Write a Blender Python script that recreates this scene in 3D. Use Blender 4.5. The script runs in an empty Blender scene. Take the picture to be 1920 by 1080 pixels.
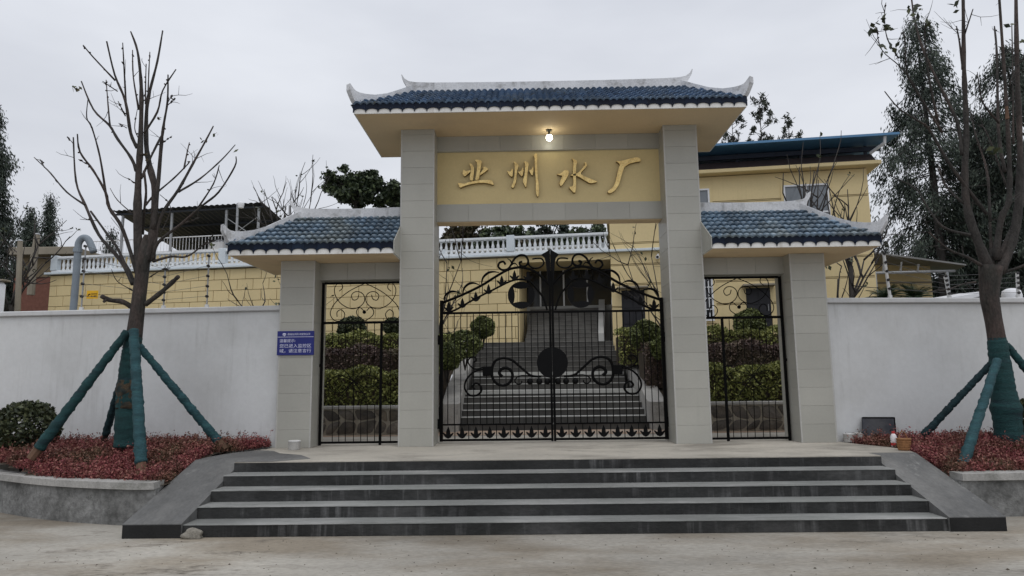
import bpy, bmesh, math, random
import numpy as np
from mathutils import Vector, Matrix

# ------------------------------------------------------------------ camera
CAM = np.array([-.53, -12.065, 1.131]); YAW, PITCH, ROLL, FPX = -.015, .136, -.012, 1266.3
_cy, _sy = math.cos(YAW), math.sin(YAW)
FW = np.array([_sy*math.cos(PITCH), _cy*math.cos(PITCH), math.sin(PITCH)])
_rt = np.array([_cy, -_sy, 0.]); _up = np.cross(_rt, FW)
RT = _rt*math.cos(ROLL)+_up*math.sin(ROLL); UP = -_rt*math.sin(ROLL)+_up*math.cos(ROLL)
sc = bpy.context.scene
col = sc.collection
cd = bpy.data.cameras.new('camera'); cam = bpy.data.objects.new('camera', cd); col.objects.link(cam)
cd.sensor_width = 36; cd.lens = FPX/1920*36; cd.clip_end = 2000; cd.clip_start = .05
cam.matrix_world = Matrix(((RT[0], UP[0], -FW[0], CAM[0]), (RT[1], UP[1], -FW[1], CAM[1]), (RT[2], UP[2], -FW[2], CAM[2]), (0, 0, 0, 1)))
sc.camera = cam

# ------------------------------------------------------------------ overcast sky
SUN_EL, SUN_ROT = math.radians(62), math.radians(200)
w = bpy.data.worlds.new('World'); sc.world = w; w.use_nodes = True
nt = w.node_tree; nt.nodes.clear()
def N(t, **kw):
    n = nt.nodes.new(t)
    for k, v in kw.items(): setattr(n, k, v)
    return n
sky = N('ShaderNodeTexSky', sky_type='NISHITA'); sky.sun_disc = False
sky.sun_elevation = SUN_EL; sky.sun_rotation = SUN_ROT; sky.dust_density = 4; sky.altitude = 600
hs = N('ShaderNodeHueSaturation'); hs.inputs['Saturation'].default_value = .35
sb = N('ShaderNodeMix', data_type='RGBA', blend_type='MULTIPLY'); sb.inputs[0].default_value = 1
sb.inputs[7].default_value = (.1, .1, .1, 1)
tc = N('ShaderNodeTexCoord'); mp = N('ShaderNodeMapping'); mp.inputs['Scale'].default_value = (1, 1, 3.2)
no = N('ShaderNodeTexNoise'); no.inputs['Scale'].default_value = 1.5; no.inputs['Detail'].default_value = 5; no.inputs['Roughness'].default_value = .5
cr_ = N('ShaderNodeValToRGB')
cr_.color_ramp.elements[0].position = .34; cr_.color_ramp.elements[0].color = (.55, .575, .635, 1)
cr_.color_ramp.elements[1].position = .66; cr_.color_ramp.elements[1].color = (.72, .745, .80, 1)
mx = N('ShaderNodeMix', data_type='RGBA'); mx.inputs[0].default_value = .9
sx = N('ShaderNodeSeparateXYZ'); zr_ = N('ShaderNodeMapRange')      # an overcast sky brightens towards the zenith
zr_.inputs[1].default_value = 0; zr_.inputs[2].default_value = 1; zr_.inputs[3].default_value = .86; zr_.inputs[4].default_value = 1.42
gm = N('ShaderNodeVectorMath', operation='SCALE')
bg = N('ShaderNodeBackground'); out = N('ShaderNodeOutputWorld')
L = nt.links.new
L(sky.outputs[0], hs.inputs['Color']); L(hs.outputs[0], sb.inputs[6]); L(tc.outputs['Generated'], mp.inputs[0]); L(mp.outputs[0], no.inputs[0])
L(no.outputs[0], cr_.inputs[0]); L(sb.outputs[2], mx.inputs[6]); L(cr_.outputs[0], mx.inputs[7]); L(mx.outputs[2], gm.inputs[0]); L(tc.outputs['Generated'], sx.inputs[0]); L(sx.outputs['Z'], zr_.inputs[0]); L(zr_.outputs[0], gm.inputs['Scale']); L(gm.outputs[0], bg.inputs[0]); L(bg.outputs[0], out.inputs[0])
bg.inputs[1].default_value = 1.0
sd = bpy.data.lights.new('sun', 'SUN'); sd.energy = .7; sd.angle = math.radians(40); sd.color = (1, .97, .93)
so = bpy.data.objects.new('sun', sd); col.objects.link(so)
so.rotation_euler = Vector((math.sin(SUN_ROT)*math.cos(SUN_EL)*-1, -math.cos(SUN_ROT)*math.cos(SUN_EL)*-1, math.sin(SUN_EL))).to_track_quat('Z', 'Y').to_euler()
sc.view_settings.view_transform = 'Standard'; sc.view_settings.look = 'None'
sc.view_settings.exposure = .1; sc.view_settings.gamma = 1

# ------------------------------------------------------------------ helpers
rng = np.random.default_rng(7); random.seed(7)
def at(x, y, Y):                                 # photo pixel -> point on the plane at depth Y
    d = FW+RT*(x-960)/FPX+UP*(540-y)/FPX
    return CAM+d*((Y-CAM[1])/d[1])
WL = {}
def wl(o): return WL.get(o.name, np.zeros(3)) if o else np.zeros(3)
def tag(o, label=None, cat=None, group=None, kind=None):
    for k, v in (('label', label), ('category', cat), ('group', group), ('kind', kind)):
        if v: o[k] = v
    return o
def thing(name, label, cat, loc=(0, 0, 0), group=None, rz=0):
    o = bpy.data.objects.new(name, None); col.objects.link(o); o.location = loc; o.rotation_euler.z = rz
    o.empty_display_size = .1
    if rz == 0: WL[o.name] = np.array(loc, float)
    return tag(o, label, cat, group)
class G:                                          # geometry collector
    def __init__(s): s.v = []; s.f = []
    def add(s, v, f):
        k = len(s.v); s.v += [tuple(p) for p in v]; s.f += [tuple(i+k for i in q) for q in f]; return s
    def box(s, x0, x1, y0, y1, z0, z1):
        return s.add([(x0, y0, z0), (x1, y0, z0), (x1, y1, z0), (x0, y1, z0), (x0, y0, z1), (x1, y0, z1), (x1, y1, z1), (x0, y1, z1)],
                     [(0, 3, 2, 1), (4, 5, 6, 7), (0, 1, 5, 4), (1, 2, 6, 5), (2, 3, 7, 6), (3, 0, 4, 7)])
    def cbox(s, x0, x1, y0, y1, z0, z1, b=.01):   # box with chamfered edges
        bm = bmesh.new(); bmesh.ops.create_cube(bm, size=1)
        for v in bm.verts: v.co = Vector(((x0+x1)/2+v.co.x*(x1-x0), (y0+y1)/2+v.co.y*(y1-y0), (z0+z1)/2+v.co.z*(z1-z0)))
        bmesh.ops.bevel(bm, geom=bm.edges[:], offset=b, segments=1, affect='EDGES', profile=.5)
        bm.verts.index_update(); s.add([v.co[:] for v in bm.verts], [[v.index for v in f.verts] for f in bm.faces]); bm.free(); return s
    def prism(s, poly, fn0, fn1):                 # poly 2D, fn maps (a,b)->xyz for each end
        n = len(poly); v = [fn0(*p) for p in poly]+[fn1(*p) for p in poly]
        return s.add(v, [tuple(range(n-1, -1, -1)), tuple(range(n, 2*n))]+[(i, (i+1) % n, n+(i+1) % n, n+i) for i in range(n)])
    def tube(s, pts, r, n=6, cap=True):
        pts = [Vector(p) for p in pts]; m = len(pts)
        rs = list(r) if hasattr(r, '__len__') else [r]*m
        t0 = (pts[1]-pts[0]).normalized(); ref = Vector((0, 0, 1)) if abs(t0.z) < .9 else Vector((0, 1, 0))
        nrm = t0.cross(ref).normalized(); V = []
        for i, p in enumerate(pts):
            t = (pts[min(i+1, m-1)]-pts[max(i-1, 0)])
            t = t.normalized() if t.length > 1e-9 else t0
            nrm = (nrm-t*nrm.dot(t)); nrm = nrm.normalized() if nrm.length > 1e-6 else t.orthogonal().normalized()
            b = t.cross(nrm)
            for k in range(n):
                a = 2*math.pi*k/n; V.append(p+(nrm*math.cos(a)+b*math.sin(a))*rs[i])
        F = [(i*n+k, i*n+(k+1) % n, (i+1)*n+(k+1) % n, (i+1)*n+k) for i in range(m-1) for k in range(n)]
        if cap: F += [tuple(range(n-1, -1, -1)), tuple((m-1)*n+k for k in range(n))]
        return s.add(V, F)
    def lathe(s, prof, n=12, c=(0, 0, 0)):        # prof [(r,z)]
        V = [(c[0]+r*math.cos(2*math.pi*k/n), c[1]+r*math.sin(2*math.pi*k/n), c[2]+z) for r, z in prof for k in range(n)]
        m = len(prof)
        F = [(i*n+k, i*n+(k+1) % n, (i+1)*n+(k+1) % n, (i+1)*n+k) for i in range(m-1) for k in range(n)]
        F += [tuple(range(n-1, -1, -1)), tuple((m-1)*n+k for k in range(n))]
        return s.add(V, F)
def link(name, me, parent=None, loc=None):
    o = bpy.data.objects.new(name, me); col.objects.link(o)
    if parent: o.parent = parent
    if loc is not None: o.location = loc
    WL[o.name] = wl(parent)+(np.array(loc, float) if loc is not None else 0)
    return o
def mk(name, g, m, parent=None, smooth=False, local=False, bevel=0):
    V = g.v
    if parent is not None and not local:
        off = wl(parent); V = [(p[0]-off[0], p[1]-off[1], p[2]-off[2]) for p in V]
    me = bpy.data.meshes.new(name); me.from_pydata([tuple(map(float, p)) for p in V], [], g.f); me.validate(); me.update()
    for mm in (m if isinstance(m, (list, tuple)) else [m]): me.materials.append(M[mm])
    if smooth: me.polygons.foreach_set('use_smooth', [True]*len(me.polygons))
    return link(name, me, parent)
def quads(name, Q, m, parent=None, local=False):
    Q = np.asarray(Q, np.float32).reshape(-1, 4, 3)
    if parent is not None and not local: Q = Q-wl(parent).astype(np.float32)
    n = len(Q); me = bpy.data.meshes.new(name)
    me.vertices.add(4*n); me.vertices.foreach_set('co', Q.ravel())
    me.loops.add(4*n); me.loops.foreach_set('vertex_index', np.arange(4*n, dtype=np.int32))
    me.polygons.add(n); me.polygons.foreach_set('loop_start', np.arange(0, 4*n, 4, dtype=np.int32))
    me.update(calc_edges=True); me.materials.append(M[m])
    return link(name, me, parent)
def unit(a): return a/np.maximum(np.linalg.norm(a, axis=-1, keepdims=True), 1e-9)
def leaves(P, size, elong=1.7, axis=None, jitter=1., r=None):
    r = r or rng; P = np.asarray(P, float); n = len(P)
    a = unit(r.normal(size=(n, 3)))
    if axis is not None: a = unit(np.asarray(axis)+a*jitter)
    b = unit(np.cross(a, unit(r.normal(size=(n, 3)))))
    s = (np.asarray(size)*r.uniform(.65, 1.3, n))[:, None]
    return np.stack([P-a*s*elong*.5, P+b*s*.5+a*s*.05, P+a*s*elong*.5, P-b*s*.5+a*s*.05], 1)
def crom(pts, n=6, closed=False):
    P = [np.array(p, float) for p in pts]; o = []
    m = len(P)
    for i in range(m if closed else m-1):
        if closed: p0, p1, p2, p3 = P[i-1], P[i], P[(i+1) % m], P[(i+2) % m]
        else: p0, p1, p2, p3 = P[max(i-1, 0)], P[i], P[i+1], P[min(i+2, m-1)]
        for k in range(n):
            t = k/n; o.append(.5*((2*p1)+(-p0+p2)*t+(2*p0-5*p1+4*p2-p3)*t*t+(-p0+3*p1-3*p2+p3)*t**3))
    if not closed: o.append(P[-1])
    return o

# ------------------------------------------------------------------ materials
M = {}
def mat(name, c, rough=.75, var=.12, scale=3., fine=.06, fscale=40., bump=0., bscale=60., island=0., orand=0., spec=.3, c2=None, c2amt=.5, c2scale=1.5,
        streak=None, streak_amt=.4, metal=0., trans=0., emit=None, estr=0, stretch=(1, 1, 1), hue=None, c3=None, c3scale=5., c3lo=.58, c3hi=.66):
    m = bpy.data.materials.new(name); m.use_nodes = True; t = m.node_tree; b = t.nodes['Principled BSDF']; M[name] = m
    def n(ty, **kw):
        x = t.nodes.new(ty)
        for k, v in kw.items(): setattr(x, k, v)
        return x
    ge = n('ShaderNodeNewGeometry'); vm = n('ShaderNodeVectorMath', operation='MULTIPLY'); vm.inputs[1].default_value = stretch
    t.links.new(ge.outputs['Position'], vm.inputs[0])
    def noise(s, det=5, vec=None, ro=.6):
        x = n('ShaderNodeTexNoise'); x.inputs['Scale'].default_value = s; x.inputs['Detail'].default_value = det; x.inputs['Roughness'].default_value = ro
        t.links.new(vec or vm.outputs[0], x.inputs['Vector']); return x.outputs['Fac']
    def ramp(f, lo, hi, a=.3, z=.7):
        x = n('ShaderNodeMapRange'); x.inputs[1].default_value = a; x.inputs[2].default_value = z; x.inputs[3].default_value = lo; x.inputs[4].default_value = hi
        t.links.new(f, x.inputs[0]); return x.outputs[0]
    def mul(a, bb):
        x = n('ShaderNodeMath', operation='MULTIPLY'); t.links.new(a, x.inputs[0]); t.links.new(bb, x.inputs[1]); return x.outputs[0]
    f = mul(ramp(noise(scale), 1-var, 1+var), ramp(noise(fscale, 3), 1-fine, 1+fine))
    if island: f = mul(f, ramp(ge.outputs['Random Per Island'], 1-island, 1+island, 0, 1))
    if orand:
        oi = n('ShaderNodeObjectInfo'); f = mul(f, ramp(oi.outputs['Random'], 1-orand, 1+orand, 0, 1))
    base = n('ShaderNodeRGB'); base.outputs[0].default_value = (*c, 1); bc = base.outputs[0]
    def mixc(fac, ca, cb):
        x = n('ShaderNodeMix', data_type='RGBA'); t.links.new(fac, x.inputs[0]); t.links.new(ca, x.inputs[6]); x.inputs[7].default_value = (*cb, 1); return x.outputs[2]
    if c2: bc = mixc(ramp(noise(c2scale, 6), 0, 1, .5-.16*(2*c2amt), .5+.5-.32*(2*c2amt)) if False else ramp(noise(c2scale, 6), 0, 1, .62-.3*c2amt, .74-.2*c2amt), bc, c2)
    if c3: bc = mixc(mul(ramp(noise(c3scale, 8, None, .72), 0, 1, c3lo, c3hi), ramp(noise(.55, 3), 0, 1, .42, .62)), bc, c3)
    if hue: bc = mixc(ramp(ge.outputs['Random Per Island'], 0, 1, .35, 1), bc, hue)
    if streak:
        v2 = n('ShaderNodeVectorMath', operation='MULTIPLY'); v2.inputs[1].default_value = (9, 9, .7); t.links.new(ge.outputs['Position'], v2.inputs[0])
        bc = mixc(mul(ramp(noise(1, 4, v2.outputs[0]), 0, streak_amt, .52, .75), ramp(noise(.9), 0, 1, .45, .6)), bc, streak)
    sc_ = n('ShaderNodeVectorMath', operation='SCALE'); t.links.new(bc, sc_.inputs[0]); t.links.new(f, sc_.inputs['Scale'])
    t.links.new(sc_.outputs[0], b.inputs['Base Color'])
    b.inputs['Roughness'].default_value = rough; b.inputs['Metallic'].default_value = metal; b.inputs['Specular IOR Level'].default_value = spec
    if trans:
        b.inputs['Transmission Weight'].default_value = trans
    if bump:
        bp = n('ShaderNodeBump'); bp.inputs['Strength'].default_value = bump; bp.inputs['Distance'].default_value = .02
        t.links.new(noise(bscale, 4), bp.inputs['Height']); t.links.new(bp.outputs[0], b.inputs['Normal'])
    if emit:
        b.inputs['Emission Color'].default_value = (*emit, 1); b.inputs['Emission Strength'].default_value = estr
    return m
mat('road', (.36, .338, .296), .9, .28, .6, .16, 30, .45, 70, c2=(.245, .212, .166), c2amt=.6, c2scale=.9, stretch=(.4, 1, 1), c3=(.115, .10, .08), c3scale=3.2, c3lo=.54, c3hi=.66)
mat('platform', (.43, .40, .345), .85, .18, .8, .1, 25, .25, 60, c2=(.27, .25, .215), c2amt=.45, c2scale=1.1, stretch=(.5, 1, 1), c3=(.2, .19, .165), c3scale=4)
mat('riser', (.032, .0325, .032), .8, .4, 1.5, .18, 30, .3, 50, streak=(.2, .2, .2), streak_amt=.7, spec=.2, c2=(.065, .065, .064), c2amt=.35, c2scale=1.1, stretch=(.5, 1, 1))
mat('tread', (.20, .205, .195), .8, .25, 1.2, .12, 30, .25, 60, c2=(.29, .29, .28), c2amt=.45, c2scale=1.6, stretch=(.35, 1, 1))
mat('cheek', (.125, .125, .122), .8, .25, 1.3, .12, 30, .3, 50, c2=(.185, .183, .175), c2amt=.5, c2scale=1.2, c3=(.23, .23, .22), c3scale=5, stretch=(1, .5, .5))
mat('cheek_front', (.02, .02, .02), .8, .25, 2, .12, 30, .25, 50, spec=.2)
mat('render_wall', (.22, .22, .213), .9, .3, 1.6, .3, 14, .7, 26, c2=(.11, .11, .105), c2amt=.45, c2scale=1.4, c3=(.07, .07, .065), c3scale=3)
mat('coping_old', (.36, .35, .33), .9, .2, 2, .15, 30, .4, 50, c2=(.2, .2, .18), c2amt=.3)
mat('white_wall', (.62, .628, .628), .7, .06, .5, .03, 12, .08, 30, streak=(.44, .44, .43), streak_amt=.55, c2=(.56, .565, .56), c2amt=.45, c2scale=.6)
mat('white_coping', (.56, .565, .565), .7, .06, 1, .03, 20, .1, 40, streak=(.38, .38, .37), streak_amt=.4)
mat('pillar_tile', (.385, .378, .338), .35, .07, .7, .02, 30, .02, 20, orand=.05, spec=.35, streak=(.34, .335, .30), streak_amt=.6)
mat('pillar_core', (.43, .43, .39), .6, .05, 2)
mat('trim', (.45, .445, .42), .4, .03, 2)
mat('cream', (.71, .55, .345), .75, .06, .8, .03, 30, .05, 40, c2=(.62, .48, .31), c2amt=.3, c2scale=.7)
mat('sign_yellow', (.67, .54, .28), .65, .06, .9, .03, 30, .04, 40)
mat('gold', (.92, .69, .29), .42, .15, 8, .15, 60, .3, 40, spec=.5, metal=.5, c2=(.74, .52, .2), c2scale=14)
mat('gold_side_shade', (.2, .14, .06), .5, .2, 8)  # shadow outline of the gold characters, painted as dark colour on their sides
mat('ridge_white', (.63, .64, .66), .85, .14, 2.2, .1, 30, .35, 40, streak=(.22, .22, .22), streak_amt=.7, c2=(.4, .4, .4), c2amt=.25, c2scale=5)
mat('fascia_white', (.74, .73, .70), .7, .1, 3, .05, 30, streak=(.25, .2, .15), streak_amt=.5)
mat('glaze', (.125, .185, .25), .26, .25, 1.4, .12, 30, .12, 30, orand=.35, spec=.5, c2=(.19, .225, .235), c2amt=.5, c2scale=1.1, c3=(.10, .11, .08), c3scale=7)
mat('glaze_field', (.09, .155, .26), .26, .2, 1.4, .12, 30, .12, 30, island=.3, spec=.5, c2=(.13, .175, .235), c2amt=.45, c2scale=1.3, c3=(.10, .115, .10), c3scale=7)
mat('drip', (.004, .009, .024), .45, .2, 3, .1, 30, orand=.3, spec=.18, c2=(.008, .018, .035), c2amt=.3)
mat('iron', (.003, .003, .0032), .6, .2, 5, .1, 40, spec=.08)
mat('iron_disc', (.0035, .0035, .004), .55, .2, 5, .1, 40, spec=.12)
mat('building_yellow', (.69, .56, .31), .8, .06, .5, .03, 20, .06, 30, orand=.02, streak=(.55, .44, .24), streak_amt=.35)
mat('joint_brown', (.2, .15, .08), .9, .1)
mat('baluster_white', (.72, .75, .77), .7, .08, 2)
mat('cornice_white', (.62, .68, .72), .7, .1, 1.5)
mat('brown_fascia', (.055, .042, .042), .7, .15, 3)
mat('blue_roof', (.075, .20, .36), .45, .1, 2, spec=.5)
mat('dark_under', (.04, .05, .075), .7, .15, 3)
mat('glass', (.16, .18, .2), .08, .1, 1, spec=.8)
mat('glass_dark', (.02, .022, .024), .12, .2, 2, spec=.6)
mat('door_dark', (.022, .022, .026), .5, .2, 4)
mat('white_frame', (.75, .76, .78), .5, .04)
mat('stair_dark', (.078, .075, .07), .85, .25, 2, .1, 30, streak=(.15, .15, .14), streak_amt=.5)
mat('stair_mid', (.125, .12, .11), .85, .25, 2, .1, 30)
mat('stair_grey', (.19, .185, .17), .85, .25, 2, .1, 30, c2=(.12, .115, .105), c2amt=.4)
mat('stair_white', (.42, .42, .40), .8, .12, 3)
mat('bank_soil', (.07, .055, .04), .95, .3, 3, .2, 20, .5, 30)
mat('hill', (.06, .07, .045), .95, .3, 1, .2, 10, .5, 20)
mat('path_brick', (.40, .29, .21), .85, .15, 2, .1, 20, .2, 40, c2=(.42, .36, .3))
mat('stone', (.10, .09, .08), .85, .3, 5, .2, 30, .5, 25, orand=.35, c2=(.15, .125, .095))
mat('mortar', (.30, .27, .22), .9, .15, 6, .1, 40, .3, 40)
mat('bark_red', (.062, .044, .039), .9, .4, 7, .3, 45, 1., 26, c2=(.038, .036, .032), c2amt=.7, c2scale=2, stretch=(1, 1, .4), c3=(.10, .085, .07), c3scale=6)
mat('bark_grey', (.04, .037, .034), .9, .4, 7, .3, 45, 1., 28, c2=(.065, .05, .044), c2amt=.6, c2scale=1.6, stretch=(1, 1, .5))
mat('bark_patch', (.075, .055, .035), .9, .4, 12, .2, 40, .8, 40, c2=(.02, .03, .03), c2amt=.6, c2scale=9)
mat('bark_far', (.05, .045, .042), .9, .3, 5)
mat('wood_fresh', (.12, .07, .045), .85, .25, 8)
mat('wrap_green', (.014, .055, .057), .75, .3, 5, .25, 50, .9, 45, stretch=(.5, .5, 3.), c2=(.012, .034, .042), c2amt=.4, c2scale=4)
mat('wrap_blue', (.022, .070, .082), .7, .3, 5, .25, 50, .9, 45, stretch=(.5, .5, 3.), c2=(.03, .095, .10), c2amt=.3, c2scale=6)
mat('wrap_dark', (.010, .030, .036), .8, .3, 5, .25, 50, .8, 45)
mat('leaf_red', (.25, .055, .065), .6, .25, 2, island=.65, hue=(.18, .085, .065), c2=(.13, .085, .045), c2amt=.5, c2scale=1.6)
mat('leaf_dark', (.04, .052, .026), .5, .2, 2, island=.5, hue=(.065, .07, .032))
mat('leaf_hedge', (.145, .165, .045), .55, .25, 1.5, island=.5, hue=(.25, .255, .08))
mat('leaf_purple', (.085, .055, .052), .6, .25, 1.5, island=.5, hue=(.12, .085, .07), c2=(.09, .085, .035), c2amt=.5, c2scale=1.4)
mat('leaf_ball', (.085, .105, .034), .5, .25, 1.5, island=.5, hue=(.14, .16, .055))
mat('leaf_conifer', (.038, .052, .042), .7, .3, .5, island=.5, hue=(.065, .08, .06))
mat('leaf_pine', (.035, .045, .032), .7, .2, .6, island=.4, hue=(.055, .06, .04))
mat('leaf_broad', (.035, .052, .03), .45, .3, .8, island=.55, hue=(.075, .095, .045))
mat('leaf_olive', (.075, .055, .03), .7, .2, .8, island=.4, hue=(.05, .06, .03))
mat('leaf_cycad', (.035, .06, .03), .5, .2, 2, island=.3)
mat('sign_blue', (.012, .018, .16), .4, .06, 4, spec=.4)
mat('sign_ink', (.62, .63, .78), .5, .03)
mat('yellow_sign', (.75, .42, .02), .5, .06, 4)
mat('ink', (.02, .02, .02), .6, .1)
mat('grey_pipe', (.20, .235, .27), .5, .12, 3, spec=.4)
mat('galv', (.33, .34, .35), .5, .12, 5, metal=.3)
mat('white_post', (.62, .62, .61), .6, .1, 6)
mat('insulator', (.02, .018, .018), .5)
mat('board_dark', (.026, .029, .04), .6, .2, 3, .1, 40, c2=(.05, .05, .055), c2amt=.4)
mat('concrete_small', (.40, .39, .37), .9, .15, 8, .1, 50, .3, 60)
mat('basket', (.27, .13, .055), .8, .25, 18, .15, 80, .5, 90)
mat('bottle_white', (.72, .68, .68), .25, .03)
mat('bottle_red', (.55, .05, .05), .35, .05)
mat('brick_far', (.17, .075, .055), .9, .2, 8)
mat('hut_wall', (.24, .19, .12), .9, .15, 2)
mat('slab', (.27, .24, .19), .9, .12, 2)
mat('corrug', (.03, .036, .045), .55, .15, 2, spec=.3)
mat('canopy_grey', (.20, .20, .195), .7, .15, 2)
mat('rock', (.22, .205, .175), .9, .25, 10, .15, 40, .4, 40)
mat('lamp_cap', (.05, .05, .04), .5)
mat('bulb', (.9, .9, .85), .3, .01, emit=(1, .97, .80), estr=12)
mat('wire', (.1, .1, .1), .5)
mat('cam_white', (.7, .7, .7), .4)

# ------------------------------------------------------------------ ground, platform, steps
g = G(); g.add([(-150, -60, -.735), (150, -60, -.735), (150, 120, -.735), (-150, 120, -.735)], [(0, 1, 2, 3)])
tag(mk('road', g, 'road'), kind='structure')
g = G()
pl = [(-4.745, -2.06), (4.579, -2.06), (4.579, -1.72), (5.26, -1.72), (5.36, -1.35), (5.33, -.9), (5.14, -.45), (5.02, -.05), (5.02, .3), (12, .3), (12, 4.2), (-12, 4.2), (-12, .3), (-5.02, .3),
      (-5.02, -.1), (-5.2, -.5), (-5.4, -.9), (-5.48, -1.3), (-5.48, -1.72), (-4.745, -1.72)]
g.prism(pl, lambda a, b: (a, b, -.735), lambda a, b: (a, b, 0))
tag(mk('platform', g, 'platform'), kind='structure')
g = G(); g.box(-12, 12, 2.3, 3.55, .004, .008); tag(mk('courtyard_path', g, 'path_brick'), kind='structure')

g = G(); g.prism([(-4.74, -2.05), (-4.2, -2.05), (-3.75, -1.7), (-4.05, -1.2), (-4.5, -.9), (-4.75, -.5), (-5.05, -.35), (-5.3, -.7), (-5.46, -1.3), (-5.46, -1.7), (-4.74, -1.71)], lambda a, b: (a, b, .001), lambda a, b: (a, b, .005))
tag(mk('cement_patch', g, 'cheek'), kind='structure')
def wavy(x0, x1, y0, y1, z0, z1, n=120, j=.004):
    g = G(); V = []; r = random.Random(int((y0+9)*100)); dy = dz = 0
    for i in range(n+1):
        x = x0+(x1-x0)*i/n; dy = dy*.7+r.uniform(-j, j); dz = dz*.7+r.uniform(-j, j)*.35
        if r.random() < .04: dy += j*2.2
        V += [(x, y0+dy, z0), (x, y0+dy, z1+dz-.004), (x, y0+dy+.006, z1+dz), (x, y1, z1), (x, y1, z0)]
    F = [(5*i+k, 5*i+(k+1) % 5, 5*i+5+(k+1) % 5, 5*i+5+k) for i in range(n) for k in range(5)]+[(0, 1, 2, 3, 4), tuple(5*n+k for k in (4, 3, 2, 1, 0))]
    return g.add(V, F)
st = thing('entrance_steps', 'five broad dark concrete steps with pale treads rising from the road to the gate', 'steps', (0, -3.5, -.735))
R_, T_ = .147, .36
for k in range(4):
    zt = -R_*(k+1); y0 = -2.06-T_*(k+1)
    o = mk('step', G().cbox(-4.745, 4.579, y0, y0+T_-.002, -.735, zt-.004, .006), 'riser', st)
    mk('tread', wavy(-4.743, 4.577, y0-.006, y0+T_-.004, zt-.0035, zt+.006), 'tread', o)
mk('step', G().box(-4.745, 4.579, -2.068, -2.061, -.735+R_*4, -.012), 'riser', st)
for x0, x1 in ((-5.48, -4.747), (4.581, 5.26)):
    g = G(); prof = [(-3.53, -.735), (-3.53, -.565), (-1.72, .004), (-1.72, -.735)]
    g.prism(prof, lambda a, b: (x0, a, b), lambda a, b: (x1, a, b))
    o = mk('cheek_ramp', g, 'cheek', st)
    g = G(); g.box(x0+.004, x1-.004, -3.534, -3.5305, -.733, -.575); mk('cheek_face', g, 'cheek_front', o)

# ------------------------------------------------------------------ gateway
gw = thing('gateway', 'tall grey tiled gateway with three blue hipped roofs and gold characters', 'gateway', (0, .37, 0))
PW, PD, H1, H2 = .6, .75, 5.793, 3.336
TH = .316
tile_cache = {}
def tilemesh(wd, ht, ax):
    k = (round(wd, 3), round(ht, 3), ax)
    if k not in tile_cache:
        g = G(); b = .0012
        if ax == 'x': g.cbox(b, wd-b, -.008, 0, b, ht-b, .002)
        else: g.cbox(-.004, .004, b, wd-b, b, ht-b, .002)
        me = bpy.data.meshes.new('tile'); me.from_pydata(g.v, [], g.f); me.materials.append(M['pillar_tile']); tile_cache[k] = me
    return tile_cache[k]
def pillar(x0, h):
    x1 = x0+PW
    p = mk('pillar', G().box(x0, x1, 0, PD, 0, h), 'pillar_core', gw); o = wl(p)
    z = 0
    while z < h-.02:
        ht = min(TH, h-z)
        link('tile', tilemesh(PW, ht, 'x'), p, np.array((x0, -.001, z))-o)
        for xx in (x0-.005, x1+.005): link('tile', tilemesh(PD, ht, 'y'), p, np.array((xx, 0, z))-o)
        z += TH
    for xx in (x0, x1): mk('corner_trim', G().cbox(xx-.013, xx+.013, -.013, .013, 0.001, h, .004), 'trim', p)
XM, XS = 2.132, 4.297
for x0, h in ((-XM-PW, H1), (XM, H1), (-XS-PW, H2), (XS, H2)): pillar(x0, h)
# lintel, sign panel, top beam
lin = mk('lintel', G().box(-XM, XM, .42, .75, 4.12, 4.449), 'pillar_core', gw)
for i in range(7): link('tile', tilemesh(XM*2/7, .329, 'x'), lin, np.array((-XM+i*XM*2/7, .419, 4.12))-wl(lin))
mk('lintel_underside', G().box(-XM+.002, XM-.002, .43, .74, 4.11, 4.1195), 'cream', lin)
tb = mk('top_beam', G().box(-XM, XM, .40, .75, 5.492, H1), 'pillar_core', gw)
for i in range(7): link('tile', tilemesh(XM*2/7, .30, 'x'), tb, np.array((-XM+i*XM*2/7, .399, 5.492))-wl(tb))
sp = mk('sign_panel', G().box(-XM, XM, .45, .74, 4.45, 5.491), 'sign_yellow', gw)
mk('panel_edge', G().box(-XM, XM, .43, .4495, 4.45, 4.462), 'trim', sp)
def glyph(polys, ox, sy=1):
    g = G()
    for poly in polys:
        pts = [(ox+x/9.817, 280+y/9.817) for x, y in poly]; pts = [q for i in range(len(pts)) for q in ((pts[i-1][0]*.2+pts[i][0]*.8, pts[i-1][1]*.2+pts[i][1]*.8), (pts[(i+1) % len(pts)][0]*.2+pts[i][0]*.8, pts[(i+1) % len(pts)][1]*.2+pts[i][1]*.8))]
        W3 = [at(x, y, .45) for x, y in pts]
        c = sum(W3)/len(W3); n = len(W3)
        a = [(p[0], .449, p[2]) for p in W3]; b = [(p[0], .372, p[2]) for p in W3]
        # bevelled front
        q = []
        for i in range(n):
            d0 = W3[i]-W3[i-1]; d1 = W3[(i+1) % n]-W3[i]; nn = np.array([-(d0[2]+d1[2]), 0, d0[0]+d1[0]]); nn = nn/(np.linalg.norm(nn)+1e-9)
            q.append(nn)
        area = sum(W3[i-1][0]*W3[i][2]-W3[i][0]*W3[i-1][2] for i in range(n)); sg = 1 if area > 0 else -1
        f = [(p[0]+sg*q[i][0]*.003, .364, p[2]+sg*q[i][2]*.003) for i, p in enumerate(W3)]
        g.add(a+b+f, [(i, (i+1) % n, n+(i+1) % n, n+i) for i in range(n)]+[(n+i, n+(i+1) % n, 2*n+(i+1) % n, 2*n+i) for i in range(n)]+[tuple(range(2*n, 3*n))])
    o = mk('character', g, ['gold', 'gold_side_shade'], sp)
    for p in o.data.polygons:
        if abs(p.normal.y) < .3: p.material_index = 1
    return o
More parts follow.
